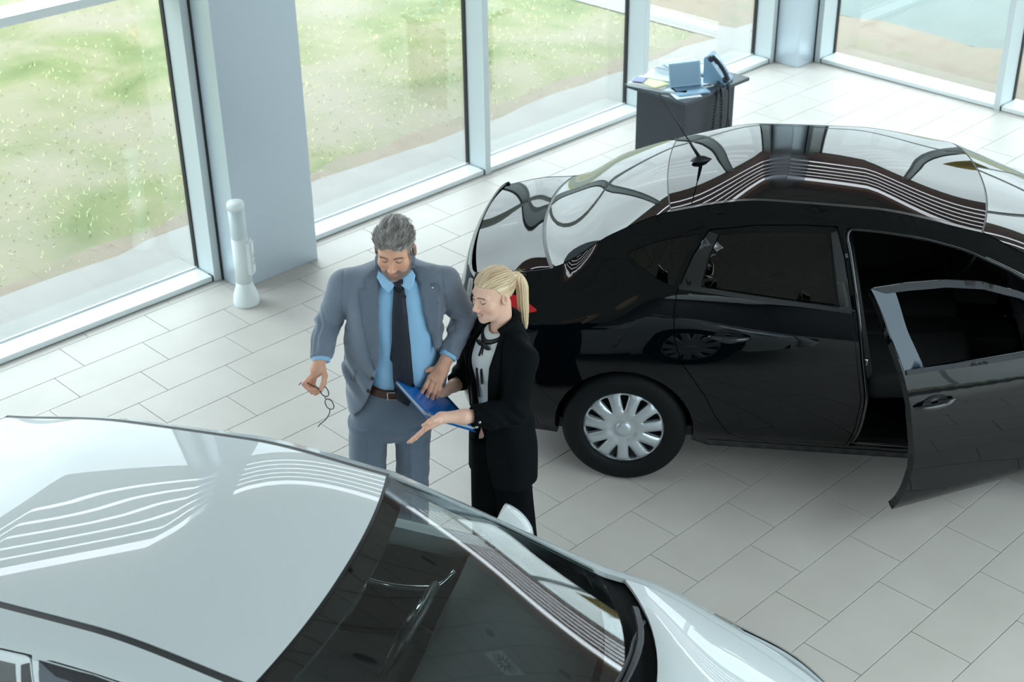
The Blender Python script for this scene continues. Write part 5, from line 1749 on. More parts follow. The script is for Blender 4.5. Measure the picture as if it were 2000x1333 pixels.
    side_ = np.clip((0.075-p[:, 2])/0.07, 0, 1)
    g = 0.5+0.5*waves((p[:, 0]*2.5, p[:, 1]*0.8, p[:, 2]*0.8), (110, 60, 60), 21, 8)
    val = 0.14+0.18*g+0.22*side_+0.04*rn.normal(size=len(p))
    c = np.clip(val, 0.03, 0.5)[:, None]*np.array([1.02, 0.97, 0.92])
    # single hairs lying over the shell, swept back from the forehead
    paths = []; cols = []
    Vn = V; idx = rn.choice(len(V), 1700)
    for i in idx:
        q = p[i].copy()
        if q[2] < 0.0 and q[1] > 0.0: continue
        nrm = q-np.array([0, -0.016, 0.03]); nrm /= np.linalg.norm(nrm)
        up_ = q[2] > 0.05
        dr = np.array([rn.normal()*0.35+0.25*np.sign(q[0]+0.012), -1.0 if up_ else -0.45, 0.3 if up_ else -0.9]); dr -= nrm*(dr @ nrm)*0.85; dr /= np.linalg.norm(dr)
        L_ = rn.uniform(0.018, 0.036) if up_ else rn.uniform(0.010, 0.018)
        pth = [q+nrm*0.001, q+dr*L_*0.4+nrm*(0.006 if up_ else 0.001), q+dr*L_*0.75+nrm*(0.006 if up_ else 0.001), q+dr*L_+nrm*0.003*(1 if up_ else 0.3)]
        paths.append([hc+R @ t for t in pth]); v = np.clip(rn.normal(0.31 if up_ else 0.46, 0.14), 0.05, 0.72); cols.append((v*1.02, v*0.97, v*0.92))
    V2, Q2, C2 = strands(len(V), paths, 0.0011, cols)
    fast_mesh('hair', np.concatenate([V, np.array(V2)]), np.concatenate([Q, np.array(Q2)]), M_hair, root, colors=np.concatenate([c, np.array(C2)]))
    # ---- shirt
    sh = Field((-0.20, -0.20, 0.90), (0.36, 0.24, 1.62), 0.006)
    shs = [(0.92, 0.055, 0.0, 0.165, 0.115, 0.105), (1.00, 0.078, 0.005, 0.152, 0.120, 0.105), (1.12, 0.078, 0.01, 0.160, 0.126, 0.11), (1.30, 0.070, 0.005, 0.176, 0.125, 0.125), (1.42, 0.071, -0.005, 0.190, 0.108, 0.12),
           (1.50, 0.072, -0.015, 0.175, 0.085, 0.10), (1.545, 0.072, -0.015, 0.085, 0.074, 0.08)]
    fn, lo, hi = loft_fn(shs)
    sh.op(fn, lo, hi, 0.0)
    def fold(X, Y, Z):
        return 0.0040*waves((X*1.0, Y, Z*0.35+X*0.3), (42, 10, 40), 8)*np.clip((1.42-Z)/0.25, 0.1, 1)*np.clip((Z-0.93)/0.06, 0, 1)
    sh.op(fold, sh.lo, sh.lo+sh.n*sh.h, 0, 'a')
    so = cloth('shirt', root, sh, M_shirt)
    # collar: stand and two wings
    tube('collar_stand', [(0.074+0.061*math.cos(a), -0.012+0.064*math.sin(a), 1.555+0.014*math.sin(a-math.pi)+0.008) for a in np.linspace(0, 2*math.pi, 36, endpoint=False)], 0.014, M_shirt, so, 8, closed=True)
    def wing(pts):
        V = [tuple(q) for q in pts]
        bmw = bmesh.new(); vs = [bmw.verts.new(v) for v in V]
        bmw.faces.new(vs)
        bmesh.ops.triangulate(bmw, faces=bmw.faces[:])
        bmesh.ops.subdivide_edges(bmw, edges=bmw.edges[:], cuts=3, use_grid_fill=True)
        o = bm_obj('collar_wing', bmw, M_shirt, so, smooth=True); solidify(o, 0.004, 0.0)
        return o
    wing([(0.006, 0.036, 1.572), (0.035, 0.062, 1.562), (0.083, 0.085, 1.548), (0.074, 0.108, 1.532), (0.052, 0.120, 1.506), (0.024, 0.098, 1.522), (-0.002, 0.056, 1.550)])
    wing([(0.148, 0.036, 1.578), (0.128, 0.064, 1.566), (0.094, 0.085, 1.550), (0.108, 0.108, 1.534), (0.136, 0.118, 1.512), (0.156, 0.096, 1.528), (0.164, 0.056, 1.556)])
    # ---- tie
    tie = applique('tie', root, sh, [(0.071, 1.515), (0.115, 1.515), (0.127, 1.40), (0.135, 1.25), (0.140, 1.10), (0.138, 1.00), (0.110, 0.945), (0.058, 0.985), (0.050, 1.10), (0.053, 1.25), (0.060, 1.40)], M_tie, 0.008, 0.006, 0.014,
                   shape=lambda x, z: 0.008*np.clip(1-np.abs(x-0.094)/0.05, 0, 1)+0.012*np.clip((1.50-z)/0.1, 0, 1)*np.clip((1.25-z)/0.2+0.5, 0.4, 1))
    applique('tie_tail', root, sh, [(0.060, 1.32), (0.075, 1.32), (0.070, 1.18), (0.052, 1.165), (0.040, 1.19)], M_tie, 0.006, 0.004, 0.014)
    bmk = bmesh.new()
    kv = [(0.064, 0.100, 1.552), (0.122, 0.100, 1.554), (0.114, 0.116, 1.503), (0.074, 0.116, 1.502), (0.066, 0.070, 1.552), (0.120, 0.070, 1.554), (0.112, 0.082, 1.503), (0.075, 0.082, 1.503)]
    vs = [bmk.verts.new(v) for v in kv]
    for f_ in ((0, 1, 2, 3), (7, 6, 5, 4), (0, 4, 5, 1), (1, 5, 6, 2), (2, 6, 7, 3), (3, 7, 4, 0)): bmk.faces.new([vs[i] for i in f_])
    bmesh.ops.recalc_face_normals(bmk, faces=bmk.faces[:])
    bmesh.ops.bevel(bmk, geom=bmk.edges[:], offset=0.008, segments=3, affect='EDGES')
    bm_obj('tie_knot', bmk, M_tie, root, smooth=True)
    # ---- trousers and belt
    tr = Field((-0.26, -0.22, 0.03), (0.30, 0.24, 1.03), 0.0065)
    top_ = [(0.715, 0.004, 0.0, 0.11, 0.10, 0.11), (0.77, 0.012, 0.0, 0.175, 0.12, 0.13), (0.85, 0.030, 0.005, 0.188, 0.125, 0.135), (0.95, 0.062, 0.005, 0.172, 0.126, 0.12), (1.01, 0.078, 0.005, 0.160, 0.126, 0.112)]
    fn, lo, hi = loft_fn(top_); tr.op(fn, lo, hi, 0.0)
    legL = [(0.05, -0.115, -0.01, 0.082, 0.105, 0.095), (0.25, -0.112, 0.005, 0.080, 0.095, 0.092), (0.46, -0.108, 0.02, 0.082, 0.092, 0.092), (0.62, -0.102, 0.012, 0.088, 0.104, 0.110), (0.80, -0.082, 0.005, 0.100, 0.115, 0.122)]
    legR = [(0.05, 0.078, -0.01, 0.080, 0.105, 0.095), (0.25, 0.088, 0.005, 0.077, 0.095, 0.092), (0.46, 0.100, 0.025, 0.076, 0.092, 0.092), (0.62, 0.108, 0.015, 0.080, 0.104, 0.110), (0.80, 0.114, 0.005, 0.098, 0.115, 0.122)]
    for lg in (legL, legR):
        fn, lo, hi = loft_fn(lg, 2.0); tr.op(fn, lo, hi, 0.016)
    # front creases and drag folds
    def cr(X, Y, Z):
        e = 0
        for lg in (legL, legR):
            z_ = [q[0] for q in lg]; cxf = np.interp(Z, z_, [q[1] for q in lg])
            e = e-0.0055*np.exp(-((X-cxf)/0.010)**2)*(Y > 0)*np.clip((0.83-Z)/0.1, 0, 1)
        f1 = 0.0045*waves((X*0.6+Z*0.4, Y*0.5, Z), (26, 14, 34), 17)*(0.35+np.exp(-((Z-0.46)/0.10)**2)+0.8*np.exp(-((Z-0.76)/0.07)**2))
        return e+f1
    tr.op(cr, tr.lo, tr.lo+tr.n*tr.h, 0, 'a')
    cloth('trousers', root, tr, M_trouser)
    bl = Field((-0.14, -0.16, 0.97), (0.30, 0.18, 1.03), 0.004)
    fn, lo, hi = loft_fn([(0.978, 0.073, 0.005, 0.171, 0.133, 0.12), (1.018, 0.079, 0.005, 0.166, 0.131, 0.12)]); bl.op(fn, lo, hi, 0.0)
    bo = cloth('belt', root, bl, M_belt)
    bx_ = [(0.020, 0.140, 0.980), (0.020, 0.141, 1.016), (0.062, 0.142, 1.018), (0.062, 0.141, 0.982)]
    tube('buckle', bx_, 0.0035, M_buckle, bo, 6, closed=True, smooth=False)
    # ---- jacket
    jk = Field((-0.36, -0.24, 0.84), (0.47, 0.24, 1.62), 0.0058)
    jks = [(0.855, 0.040, -0.005, 0.216, 0.150, 0.150), (0.95, 0.046, -0.005, 0.224, 0.146, 0.142), (1.08, 0.052, 0.0, 0.230, 0.144, 0.130), (1.20, 0.050, 0.0, 0.218, 0.145, 0.135), (1.32, 0.062, -0.002, 0.213, 0.143, 0.140), (1.42, 0.070, -0.010, 0.222, 0.125, 0.135),
           (1.49, 0.070, -0.018, 0.218, 0.100, 0.115), (1.535, 0.073, -0.022, 0.196, 0.080, 0.096), (1.575, 0.074, -0.026, 0.105, 0.068, 0.085), (1.600, 0.074, -0.030, 0.072, 0.055, 0.072)]
    fn, lo, hi = loft_fn(jks, 2.15); jk.op(fn, lo, hi, 0.0)
    # padded shoulders into sleeves
    jk.chain([(-0.100, -0.025, 1.500), (-0.152, -0.025, 1.478), (-0.244, -0.012, 1.290)], [0.050, 0.064, 0.056], 0.022)
    jk.chain([(-0.244, -0.012, 1.290), (-0.256, 0.055, 1.238), (-0.263, 0.115, 1.185)], [0.055, 0.051, 0.047], 0.010)
    jk.chain([(0.235, -0.025, 1.512), (0.285, -0.025, 1.488), (0.362, -0.058, 1.290)], [0.050, 0.064, 0.056], 0.022)
    jk.chain([(0.362, -0.058, 1.290), (0.332, 0.005, 1.228), (0.296, 0.070, 1.168)], [0.054, 0.051, 0.047], 0.010)
    def jfold(X, Y, Z):
        e = 0.0035*waves((X, Y*0.6, Z*0.6), (30, 16, 24), 31)
        for c_, s_ in (((-0.258, 0.0, 1.27), 0.085), ((0.375, -0.04, 1.27), 0.085), ((-0.262, 0.09, 1.205), 0.05), ((0.32, 0.03, 1.20), 0.05)):
            w = np.exp(-(((X-c_[0])**2+(Y-c_[1])**2+(Z-c_[2])**2)/s_**2))
            e = e+0.0075*w*np.sin((Z*0.85+X*0.35+Y*0.4)*130+4*np.sin(X*30+Y*26))
        # drag lines from the button to the side
        w = np.exp(-((Z-1.06)/0.10)**2)*(X < 0.0)*(Y > 0)
        e = e+0.006*w*np.sin((X*0.9+Z*0.55)*85)
        w = np.exp(-((Z-1.20)/0.12)**2)*(X > 0.2)*(Y > -0.02)*(X < 0.33)
        e = e+0.006*w*np.sin((X*0.8-Z*0.5)*95)
        # seam line of the sleeve head
        for xs__ in (-0.158, 0.282):
            e = e+0.0045*np.exp(-((X-xs__-0.10*(1.46-Z)*np.sign(xs__))/0.0045)**2)*(Z > 1.34)*(Z < 1.56)*(Y > -0.06)
        return e
    jk.op(jfold, jk.lo, jk.lo+jk.n*jk.h, 0, 'a')
    opening = [(0.016, 1.66), (0.008, 1.56), (0.0, 1.45), (-0.004, 1.22), (-0.032, 1.09), (-0.052, 1.03), (-0.072, 0.97), (-0.105, 0.905), (-0.140, 0.868), (-0.150, 0.80), (0.40, 0.80), (0.36, 1.0), (0.262, 1.115), (0.240, 1.18), (0.226, 1.26), (0.200, 1.40), (0.172, 1.53), (0.140, 1.60), (0.14, 1.66)]
    def opn(X, Y, Z):
        return np.maximum(poly_sd(X[:, 0, :], Z[:, 0, :], opening)[:, None, :]+0*Y, 0.035-Y)
    jsolid = Field(jk.lo, jk.lo+1, jk.h); jsolid.n = jk.n; jsolid.d = jk.d.copy()
    jk.op(opn, jk.lo, jk.lo+jk.n*jk.h, 0.008, 's')
    # hollow neck
    jk.cap((0.074, -0.005, 1.50), (0.076, 0.0, 1.66), 0.060, 0.066, 0.006, 's')
    # sleeve ends
    for a, b in (((-0.263, 0.115, 1.185), (-0.268, 0.215, 1.085)), ((0.296, 0.070, 1.168), (0.215, 0.190, 1.060))):
        a = np.array(a); b = np.array(b); n_ = (b-a)/np.linalg.norm(b-a)
        def endcut(X, Y, Z, a=a, n_=n_):
            r = np.sqrt((X-a[0])**2+(Y-a[1])**2+(Z-a[2])**2)-0.075
            pl = -((X-a[0])*n_[0]+(Y-a[1])*n_[1]+(Z-a[2])*n_[2])
            return np.maximum(pl, r)
        jk.op(endcut, a-0.09, a+0.09, 0.004, 's')
        jk.cap(a-n_*0.004, a+n_*0.05, 0.033, 0.036, 0.003, 's')
        # shirt cuff ring
        cf = Field(a-0.07, a+0.07, 0.0035)
        cf.cap(a-n_*0.03, a+n_*0.012, 0.041, 0.0395, 0.0)
        cf.op(lambda X, Y, Z: (X-a[0])*n_[0]+(Y-a[1])*n_[1]+(Z-a[2])*n_[2]-0.016, a-0.07, a+0.07, 0.002, 'i')
        cloth('shirt_cuff', so, cf, M_shirt)
    jo = cloth('jacket', root, jk, M_suit)
    # lapels: collar end, notch, long lapel down to the button
    lapL = [(0.030, 1.597), (0.012, 1.55), (0.003, 1.45), (-0.001, 1.30), (-0.006, 1.20), (-0.024, 1.13), (-0.045, 1.22), (-0.066, 1.36), (-0.078, 1.475), (-0.084, 1.500), (-0.044, 1.502), (-0.060, 1.530), (-0.030, 1.572)]
    lapR = [(0.128, 1.600), (0.160, 1.555), (0.180, 1.50), (0.200, 1.40), (0.222, 1.28), (0.238, 1.19), (0.250, 1.26), (0.256, 1.36), (0.258, 1.47), (0.262, 1.510), (0.222, 1.510), (0.236, 1.540), (0.200, 1.580)]
    for lp in (lapL, lapR):
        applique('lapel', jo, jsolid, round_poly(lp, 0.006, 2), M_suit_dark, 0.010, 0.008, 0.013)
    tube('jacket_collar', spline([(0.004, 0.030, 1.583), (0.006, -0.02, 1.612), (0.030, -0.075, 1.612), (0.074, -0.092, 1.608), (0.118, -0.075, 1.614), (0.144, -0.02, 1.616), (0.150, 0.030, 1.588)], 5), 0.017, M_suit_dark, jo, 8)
    # breast pocket welt, flap pocket, buttons, lapel pin
    applique('breast_pocket', jo, jsolid, [(0.212, 1.388), (0.254, 1.434), (0.260, 1.428), (0.218, 1.381)], M_tie, 0.002, 0.003, 0.01)
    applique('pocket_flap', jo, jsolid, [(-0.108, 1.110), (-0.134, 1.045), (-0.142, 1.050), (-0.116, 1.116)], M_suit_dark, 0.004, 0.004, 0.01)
    for x, z in ((-0.036, 1.092), (-0.058, 1.022)):
        y = float(front_y(jsolid, np.array([x-0.006]), np.array([z]))[0])
        b_ = lathe('button', [(0, 0.004), (0.006, 0.004), (0.009, 0.003), (0.0095, 0.0), (0.008, -0.003)], M_button, jo, 16, axis='Y')
        b_.location = (x-0.006, y+0.003, z)
    y = float(front_y(jsolid, np.array([0.236]), np.array([1.498]))[0])
    b_ = lathe('lapel_pin', [(0, 0.003), (0.004, 0.003), (0.0055, 0.001), (0.0055, -0.003)], M_pearl, jo, 12, axis='Y'); b_.location = (0.236, y+0.014, 1.498)
    shoe(root, -0.118, 0.03, 0.15); shoe(root, 0.080, 0.03, -0.12)
    # ---- glasses dangling from the fingers: a thing of their own
    gl = empty('eyeglasses', label='black-framed eyeglasses dangling from the fingers of the bearded person', cat='glasses')
    gl.matrix_world = root.matrix_world.copy()
    M_fr = mat('black_glasses_frame', (0.010, 0.011, 0.013), 0.25, coat=0.5)
    M_lens = glass_mat('clear_lens', (0.93, 0.95, 0.96), 1.5, 1.0)
    ax1 = np.array([0.030, 0.004, -0.115]); ax1 /= np.linalg.norm(ax1)
    pv = np.array([0.90, 0.35, 0.24]); pv -= ax1*(pv @ ax1); pv /= np.linalg.norm(pv)
    for k, c0 in enumerate(((-0.250, 0.200, 1.066), (-0.232, 0.202, 1.000))):
        c0 = np.array(c0)
        loop = [c0+ax1*0.0265*np.sign(math.cos(a))*abs(math.cos(a))**0.85+pv*0.0200*np.sign(math.sin(a))*abs(math.sin(a))**0.85 for a in np.linspace(0, 2*math.pi, 28, endpoint=False)]
        rim = tube('rim', loop, 0.0022, M_fr, gl, 6, closed=True)
        from_data('lens', loop, [tuple(range(28))], M_lens, rim)
    b0 = np.array((-0.250, 0.200, 1.066)); b1 = np.array((-0.232, 0.202, 1.000))
    tube('bridge', spline([b0+ax1*0.026-pv*0.004, (b0+b1)/2-pv*0.010, b1-ax1*0.026-pv*0.004], 5), 0.002, M_fr, gl, 6)
    h0 = b0-ax1*0.027-pv*0.008; h1 = b1+ax1*0.027-pv*0.008
    tube('temple', spline([h0, (-0.270, 0.207, 1.085), (-0.300, 0.200, 1.097), (-0.330, 0.185, 1.105), (-0.352, 0.178, 1.098), (-0.362, 0.176, 1.085)], 6), 0.0022, M_fr, gl, 6)
    tube('temple', spline([h1, (-0.236, 0.212, 0.955), (-0.255, 0.222, 0.930), (-0.275, 0.228, 0.915), (-0.288, 0.226, 0.898)], 6), 0.0022, M_fr, gl, 6)
    return root

# ---------------------------------------------------------------- the woman
def build_woman():
    root = empty('person', label='blonde ponytailed person in black trouser suit, gesturing with an open palm', cat='person')
    root.matrix_world = person_frame(3.777, 3.954)
    R = head_R(rad(6), rad(-53), rad(-3)); hc = np.array([-0.028, 0.0, 1.472])
    sc = 0.98
    toh = lambda P: ((P-hc) @ R)/sc
    skin = (0.88, 0.56, 0.43)
    by = rad(-54); cb_, sb_ = math.cos(by), math.sin(by)
    BC = np.array([0.0, 0.0, 0.0])
    # body frame: facing direction f=(sin by, cos by); local x' to her left
    def tob(X, Y): return cb_*X-sb_*Y, sb_*X+cb_*Y
    def fromb(x, y, z): return np.array([cb_*x+sb_*y, -sb_*x+cb_*y, z])
    def rloft(secs, n=2.2):
        fn, lo, hi = loft_fn(secs, n)
        def g(X, Y, Z):
            xb, yb = tob(X, Y)
            return fn(xb, yb, Z)
        m = max(abs(v) for v in (lo[0], lo[1], hi[0], hi[1]))*1.1+0.02
        return g, (-m, -m, lo[2]), (m, m, hi[2])
    hb = Field((-0.16, -0.17, 1.18), (0.13, 0.17, 1.62), 0.0026)
    def hf(X, Y, Z):
        P = np.stack([X-hc[0], Y-hc[1], Z-hc[2]], -1) @ R/sc
        return head_sdf(P[..., 0], P[..., 1], P[..., 2], True)*sc
    hb.op(hf, hb.lo, hb.lo+hb.n*hb.h, 0.0)
    hb.cap((0.006, -0.004, 1.42), (0.008, -0.006, 1.20), 0.044, 0.052, 0.02)
    hb.ell(fromb(0.0, 0.0, 1.225), (0.075, 0.070, 0.05), 0.03)
    # near (left) hand: open, palm up
    n1 = Field((-0.44, 0.20, 0.88), (-0.10, 0.40, 1.12), 0.0023)
    n1.chain([(-0.105, 0.259, 1.010), (-0.160, 0.274, 1.018), (-0.256, 0.300, 1.031)], [0.028, 0.032, 0.0235], 0.015)
    n1.chain([(-0.256, 0.300, 1.031), (-0.300, 0.308, 1.008)], [0.0235, 0.024], 0.015)
    for a, b in (((-0.272, 0.322, 1.030), (-0.322, 0.336, 1.000)), ((-0.272, 0.308, 1.022), (-0.326, 0.318, 0.990)), ((-0.272, 0.294, 1.016), (-0.322, 0.300, 0.984))):
        n1.cap(a, b, 0.0165, 0.0120, 0.012)
    for pts, r in (([(-0.318, 0.338, 1.002), (-0.346, 0.344, 0.978), (-0.368, 0.346, 0.956), (-0.388, 0.346, 0.937)], 0.0078),
                   ([(-0.326, 0.322, 0.993), (-0.356, 0.328, 0.966), (-0.380, 0.330, 0.944), (-0.402, 0.330, 0.925)], 0.0080),
                   ([(-0.324, 0.306, 0.985), (-0.352, 0.310, 0.958), (-0.375, 0.312, 0.937), (-0.394, 0.312, 0.920)], 0.0076),
                   ([(-0.314, 0.292, 0.982), (-0.337, 0.294, 0.958), (-0.355, 0.296, 0.941), (-0.370, 0.297, 0.928)], 0.0068),
                   ([(-0.266, 0.322, 1.040), (-0.288, 0.346, 1.046), (-0.312, 0.356, 1.040), (-0.332, 0.358, 1.030)], 0.0100)):
        n1.chain(pts, [r*1.15, r*1.05, r, r*0.78], 0.004)
    # far (right) hand: gripping the folder, thumb on top
    n2 = Field((-0.36, -0.18, 0.86), (-0.12, 0.10, 1.06), 0.0024)
    n2.chain([(-0.175, -0.135, 0.955), (-0.215, -0.095, 0.950), (-0.252, -0.050, 0.950)], [0.034, 0.029, 0.0225], 0.015)
    n2.chain([(-0.252, -0.050, 0.950), (-0.288, -0.010, 0.952)], [0.0225, 0.024], 0.015)
    for pts, r in (([(-0.268, -0.030, 0.972), (-0.290, -0.004, 0.992), (-0.300, 0.018, 0.998), (-0.306, 0.036, 0.992)], 0.0100),
                   ([(-0.296, 0.000, 0.958), (-0.330, 0.020, 0.962), (-0.345, 0.045, 0.960), (-0.340, 0.065, 0.958)], 0.0080),
                   ([(-0.294, 0.006, 0.945), (-0.322, 0.035, 0.945), (-0.335, 0.062, 0.945), (-0.328, 0.082, 0.944)], 0.0080),
                   ([(-0.288, 0.008, 0.932), (-0.310, 0.040, 0.930), (-0.318, 0.066, 0.930), (-0.312, 0.085, 0.930)], 0.0076),
                   ([(-0.280, 0.006, 0.922), (-0.296, 0.034, 0.918), (-0.300, 0.056, 0.918), (-0.295, 0.070, 0.918)], 0.0068)):
        n2.chain(pts, [r*1.15, r*1.05, r, r*0.78], 0.004)
    cb = Field((-0.30, -0.30, 0.03), (0.26, 0.34, 1.36), 0.012)
    fn, lo, hi = rloft([(0.75, 0, 0, 0.14, 0.09, 0.10), (0.95, 0, 0, 0.11, 0.08, 0.08), (1.15, 0, 0, 0.13, 0.09, 0.09), (1.25, 0, -0.01, 0.14, 0.06, 0.07), (1.30, 0, -0.01, 0.05, 0.05, 0.05)])
    cb.op(fn, lo, hi, 0.02)
    cb.chain([(0.095, 0.135, 1.225), (0.058, 0.215, 1.0), (-0.13, 0.265, 1.014)], [0.034, 0.030, 0.020], 0.01)
    cb.chain([(-0.095, -0.135, 1.235), (-0.165, -0.145, 0.96), (-0.21, -0.10, 0.95)], [0.04, 0.035, 0.026], 0.02)
    cb.chain([(-0.055, -0.03, 0.75), (-0.070, -0.02, 0.42), (-0.060, -0.04, 0.08)], [0.075, 0.05, 0.035], 0.02)
    cb.chain([(0.045, 0.05, 0.75), (0.055, 0.06, 0.42), (0.085, 0.05, 0.08)], [0.075, 0.05, 0.035], 0.02)
    def tone(V):
        c = np.tile(np.array(skin), (len(V), 1))
        p = toh(V)
        hd = V[:, 2] > 1.31
        if hd.any(): c[hd] = head_tone(p[hd], skin, (0.48, 0.15, 0.14), True)
        hn = (V[:, 2] < 1.10) & (V[:, 0] < -0.30)
        c[hn] = c[hn]*np.array([1.0, 0.90, 0.86])
        return c
    body_mesh('body', root, [cb, hb, n1, n2], tone, M_skin)
    # ---- hair: smooth cap drawn back to a ponytail
    hh = Field((-0.16, -0.18, 1.36), (0.15, 0.17, 1.64), 0.0026)
    pony_l = np.array([0.0, -0.108, 0.040])       # tie point, head frame
    def hairf(X, Y, Z):
        P = np.stack([X-hc[0], Y-hc[1], Z-hc[2]], -1) @ R/sc
        x, y, z = P[..., 0], P[..., 1], P[..., 2]
        d = sd_ell(x, y, z, np.array([0, -0.016, 0.036]), np.array([0.0800, 0.0995, 0.0865]))
        v = np.stack([x-pony_l[0], y-pony_l[1], z-pony_l[2]], -1)
        ang = np.arctan2(x, z-0.03)
        d = d-0.0012*np.sin(ang*46+1.5*np.sin(y*35))-0.0008*np.sin(ang*90)
        d = smin(d, sd_ell(x, y, z, pony_l, np.array([0.020, 0.022, 0.020])), 0.02)
        ax = np.abs(x)
        line = 0.066-0.22*np.maximum(0, ax-0.028)
        front = np.where(y > 0.03, line, line-(0.03-y)*1.5)
        front = np.where(y < -0.005, np.maximum(-0.052, front), front)
        lim = np.where((ax > 0.058) & (y < 0.03) & (y > -0.005), np.maximum(front, 0.018), front)
        return smax(d, (lim-z)*0.8, 0.005)*sc
    hh.op(hairf, hh.lo, hh.lo+hh.n*hh.h, 0.0)
    V, Q = hh.nets()
    p = toh(V)
    rn = np.random.RandomState(8)
    def blonde(pp, n_):
        v = pp-pony_l
        az = np.arctan2(v[:, 0], v[:, 2]+0.02)
        g = 0.5+0.5*np.sin(az*34+3*np.sin(az*7)+v[:, 1]*20)
        h2 = 0.5+0.5*np.sin(az*11+1.3)
        t = np.clip(0.25+0.45*g*0.8+0.35*h2+0.10*rn.normal(size=len(pp)), 0, 1)[:, None]
        return np.array([0.60, 0.42, 0.24])*(1-t)+np.array([0.92, 0.77, 0.55])*t
    c = blonde(p, 0)
    # ponytail core
    tie_p = hc+R @ (pony_l*sc)
    tail = spline([tie_p, tie_p+np.array([0.026, -0.010, -0.010]), tie_p+np.array([0.046, -0.014, -0.055]), tie_p+np.array([0.050, -0.010, -0.125]), tie_p+np.array([0.056, -0.004, -0.195]), tie_p+np.array([0.064, 0.0, -0.262])], 6)
    rt_ = np.interp(np.linspace(0, 1, len(tail)), [0, 0.15, 0.4, 0.7, 0.9, 1], [0.013, 0.020, 0.026, 0.022, 0.012, 0.004])
    pf = Field(tie_p+np.array([-0.05, -0.06, -0.29]), tie_p+np.array([0.11, 0.05, 0.04]), 0.003)
    for i in range(len(tail)-1): pf.cap(tail[i], tail[i+1], rt_[i], rt_[i+1], 0.006)
    pf.op(lambda X, Y, Z: 0.0016*np.sin(np.arctan2(Y-tie_p[1]+0.008, X-tie_p[0]-0.045-(tie_p[2]-Z)*0.06)*14), pf.lo, pf.lo+pf.n*pf.h, 0, 'a')
    V3, Q3 = pf.nets()
    a3 = np.arctan2(V3[:, 1]-tie_p[1]+0.008, V3[:, 0]-tie_p[0]-0.045-(tie_p[2]-V3[:, 2])*0.06)
    t3 = np.clip(0.35+0.4*np.sin(a3*13+2*np.sin(a3*5))+0.12*rn.normal(size=len(a3)), 0, 1)[:, None]
    c3 = np.array([0.62, 0.44, 0.26])*(1-t3)+np.array([0.92, 0.78, 0.56])*t3
    paths = []; cols = []
    for i in range(260):                                   # tail hairs
        o1 = rn.normal(size=3)*0.008; ph = rn.uniform(0, 6.28); rr = rn.uniform(0.6, 1.12); st = rn.randint(0, 8)
        pth = []
        L_ = rn.uniform(0.75, 1.06)
        for t in np.linspace(0, 1, 9):
            q = min(t*L_, 1.0)*(len(tail)-1); i0 = min(int(q), len(tail)-2); b_ = tail[i0]+(tail[i0+1]-tail[i0])*(q-i0)
            r_ = np.interp(q, np.arange(len(tail)), rt_)*rr
            pth.append(b_+np.array([math.cos(ph), math.sin(ph), 0.0])*r_+(np.array([0.5, -0.2, 0.1])*0.02*max(0, rr-1.05)*t))
        paths.append(pth); v = rn.uniform(0.0, 1.0); cols.append(tuple(np.array([0.55, 0.38, 0.20])*(1-v)+np.array([0.94, 0.82, 0.62])*v))
    for i in rn.choice(len(V), 750):                       # hairs drawn back over the skull
        q = p[i]
        if q[1] > -0.01 and q[2] < 0.062-0.2*max(0, abs(q[0])-0.03): continue
        v = pony_l-q
        pth = []
        cen = np.array([0, -0.016, 0.036]); rad_ = np.array([0.0805, 0.1002, 0.0872])
        for t in np.linspace(0, 0.55, 6):
            s_ = q+v*t
            w = (s_-cen)/rad_; w /= np.linalg.norm(w)
            pth.append(hc+R @ ((cen+w*rad_*1.004)*sc))
        paths.append(pth); u_ = rn.uniform(0, 1); cols.append(tuple(np.array([0.52, 0.35, 0.18])*(1-u_)+np.array([0.94, 0.80, 0.60])*u_))
    for i in range(22):                                    # flyaway wisps behind the tie
        d_ = np.array([rn.uniform(0.2, 1), rn.uniform(-0.6, 0.3), rn.uniform(-0.7, 0.5)]); d_ /= np.linalg.norm(d_)
        paths.append([tie_p+rn.normal(size=3)*0.006, tie_p+d_*0.025+np.array([0, 0, 0.008]), tie_p+d_*0.05+np.array([0, 0, 0.004]), tie_p+d_*rn.uniform(0.055, 0.08)-np.array([0, 0, 0.006])])
        cols.append((0.78, 0.66, 0.46))
    nV = len(V)+len(V3)
    V2, Q2, C2 = strands(nV, paths, 0.0008, cols)
    fast_mesh('hair', np.concatenate([V, V3, np.array(V2)]), np.concatenate([Q, Q3+len(V), np.array(Q2)]), M_hair, root, colors=np.concatenate([c, c3, np.array(C2)]))
    tube('hair_tie', [tie_p+np.array([0.010, -0.004, -0.003])+0.0155*(math.cos(a)*np.array([0.3, -0.2, 0.93])+math.sin(a)*np.array([0.4, 0.9, 0.06])) for a in np.linspace(0, 2*math.pi, 18, endpoint=False)], 0.004, mat('blonde_hair_tie', (0.55, 0.42, 0.26), 0.6), root, 6, closed=True)
    # ---- blouse with ribbon bow
    bs = Field((-0.22, -0.22, 0.90), (0.22, 0.26, 1.32), 0.006)
    secs = [(0.92, 0, 0.0, 0.120, 0.100, 0.085), (1.02, 0, 0.0, 0.118, 0.104, 0.085), (1.15, 0, 0.0, 0.135, 0.120, 0.09), (1.22, 0, -0.003, 0.135, 0.104, 0.085), (1.275, 0, -0.008, 0.095, 0.078, 0.070), (1.31, 0, -0.008, 0.062, 0.058, 0.058)]
    fn, lo, hi = rloft(secs); bs.op(fn, lo, hi, 0.0)
    bs.op(lambda X, Y, Z: 0.003*waves((X, Y, Z*0.3), (45, 45, 30), 5)*np.clip((1.22-Z)/0.1, 0, 1), bs.lo, bs.lo+bs.n*bs.h, 0, 'a')
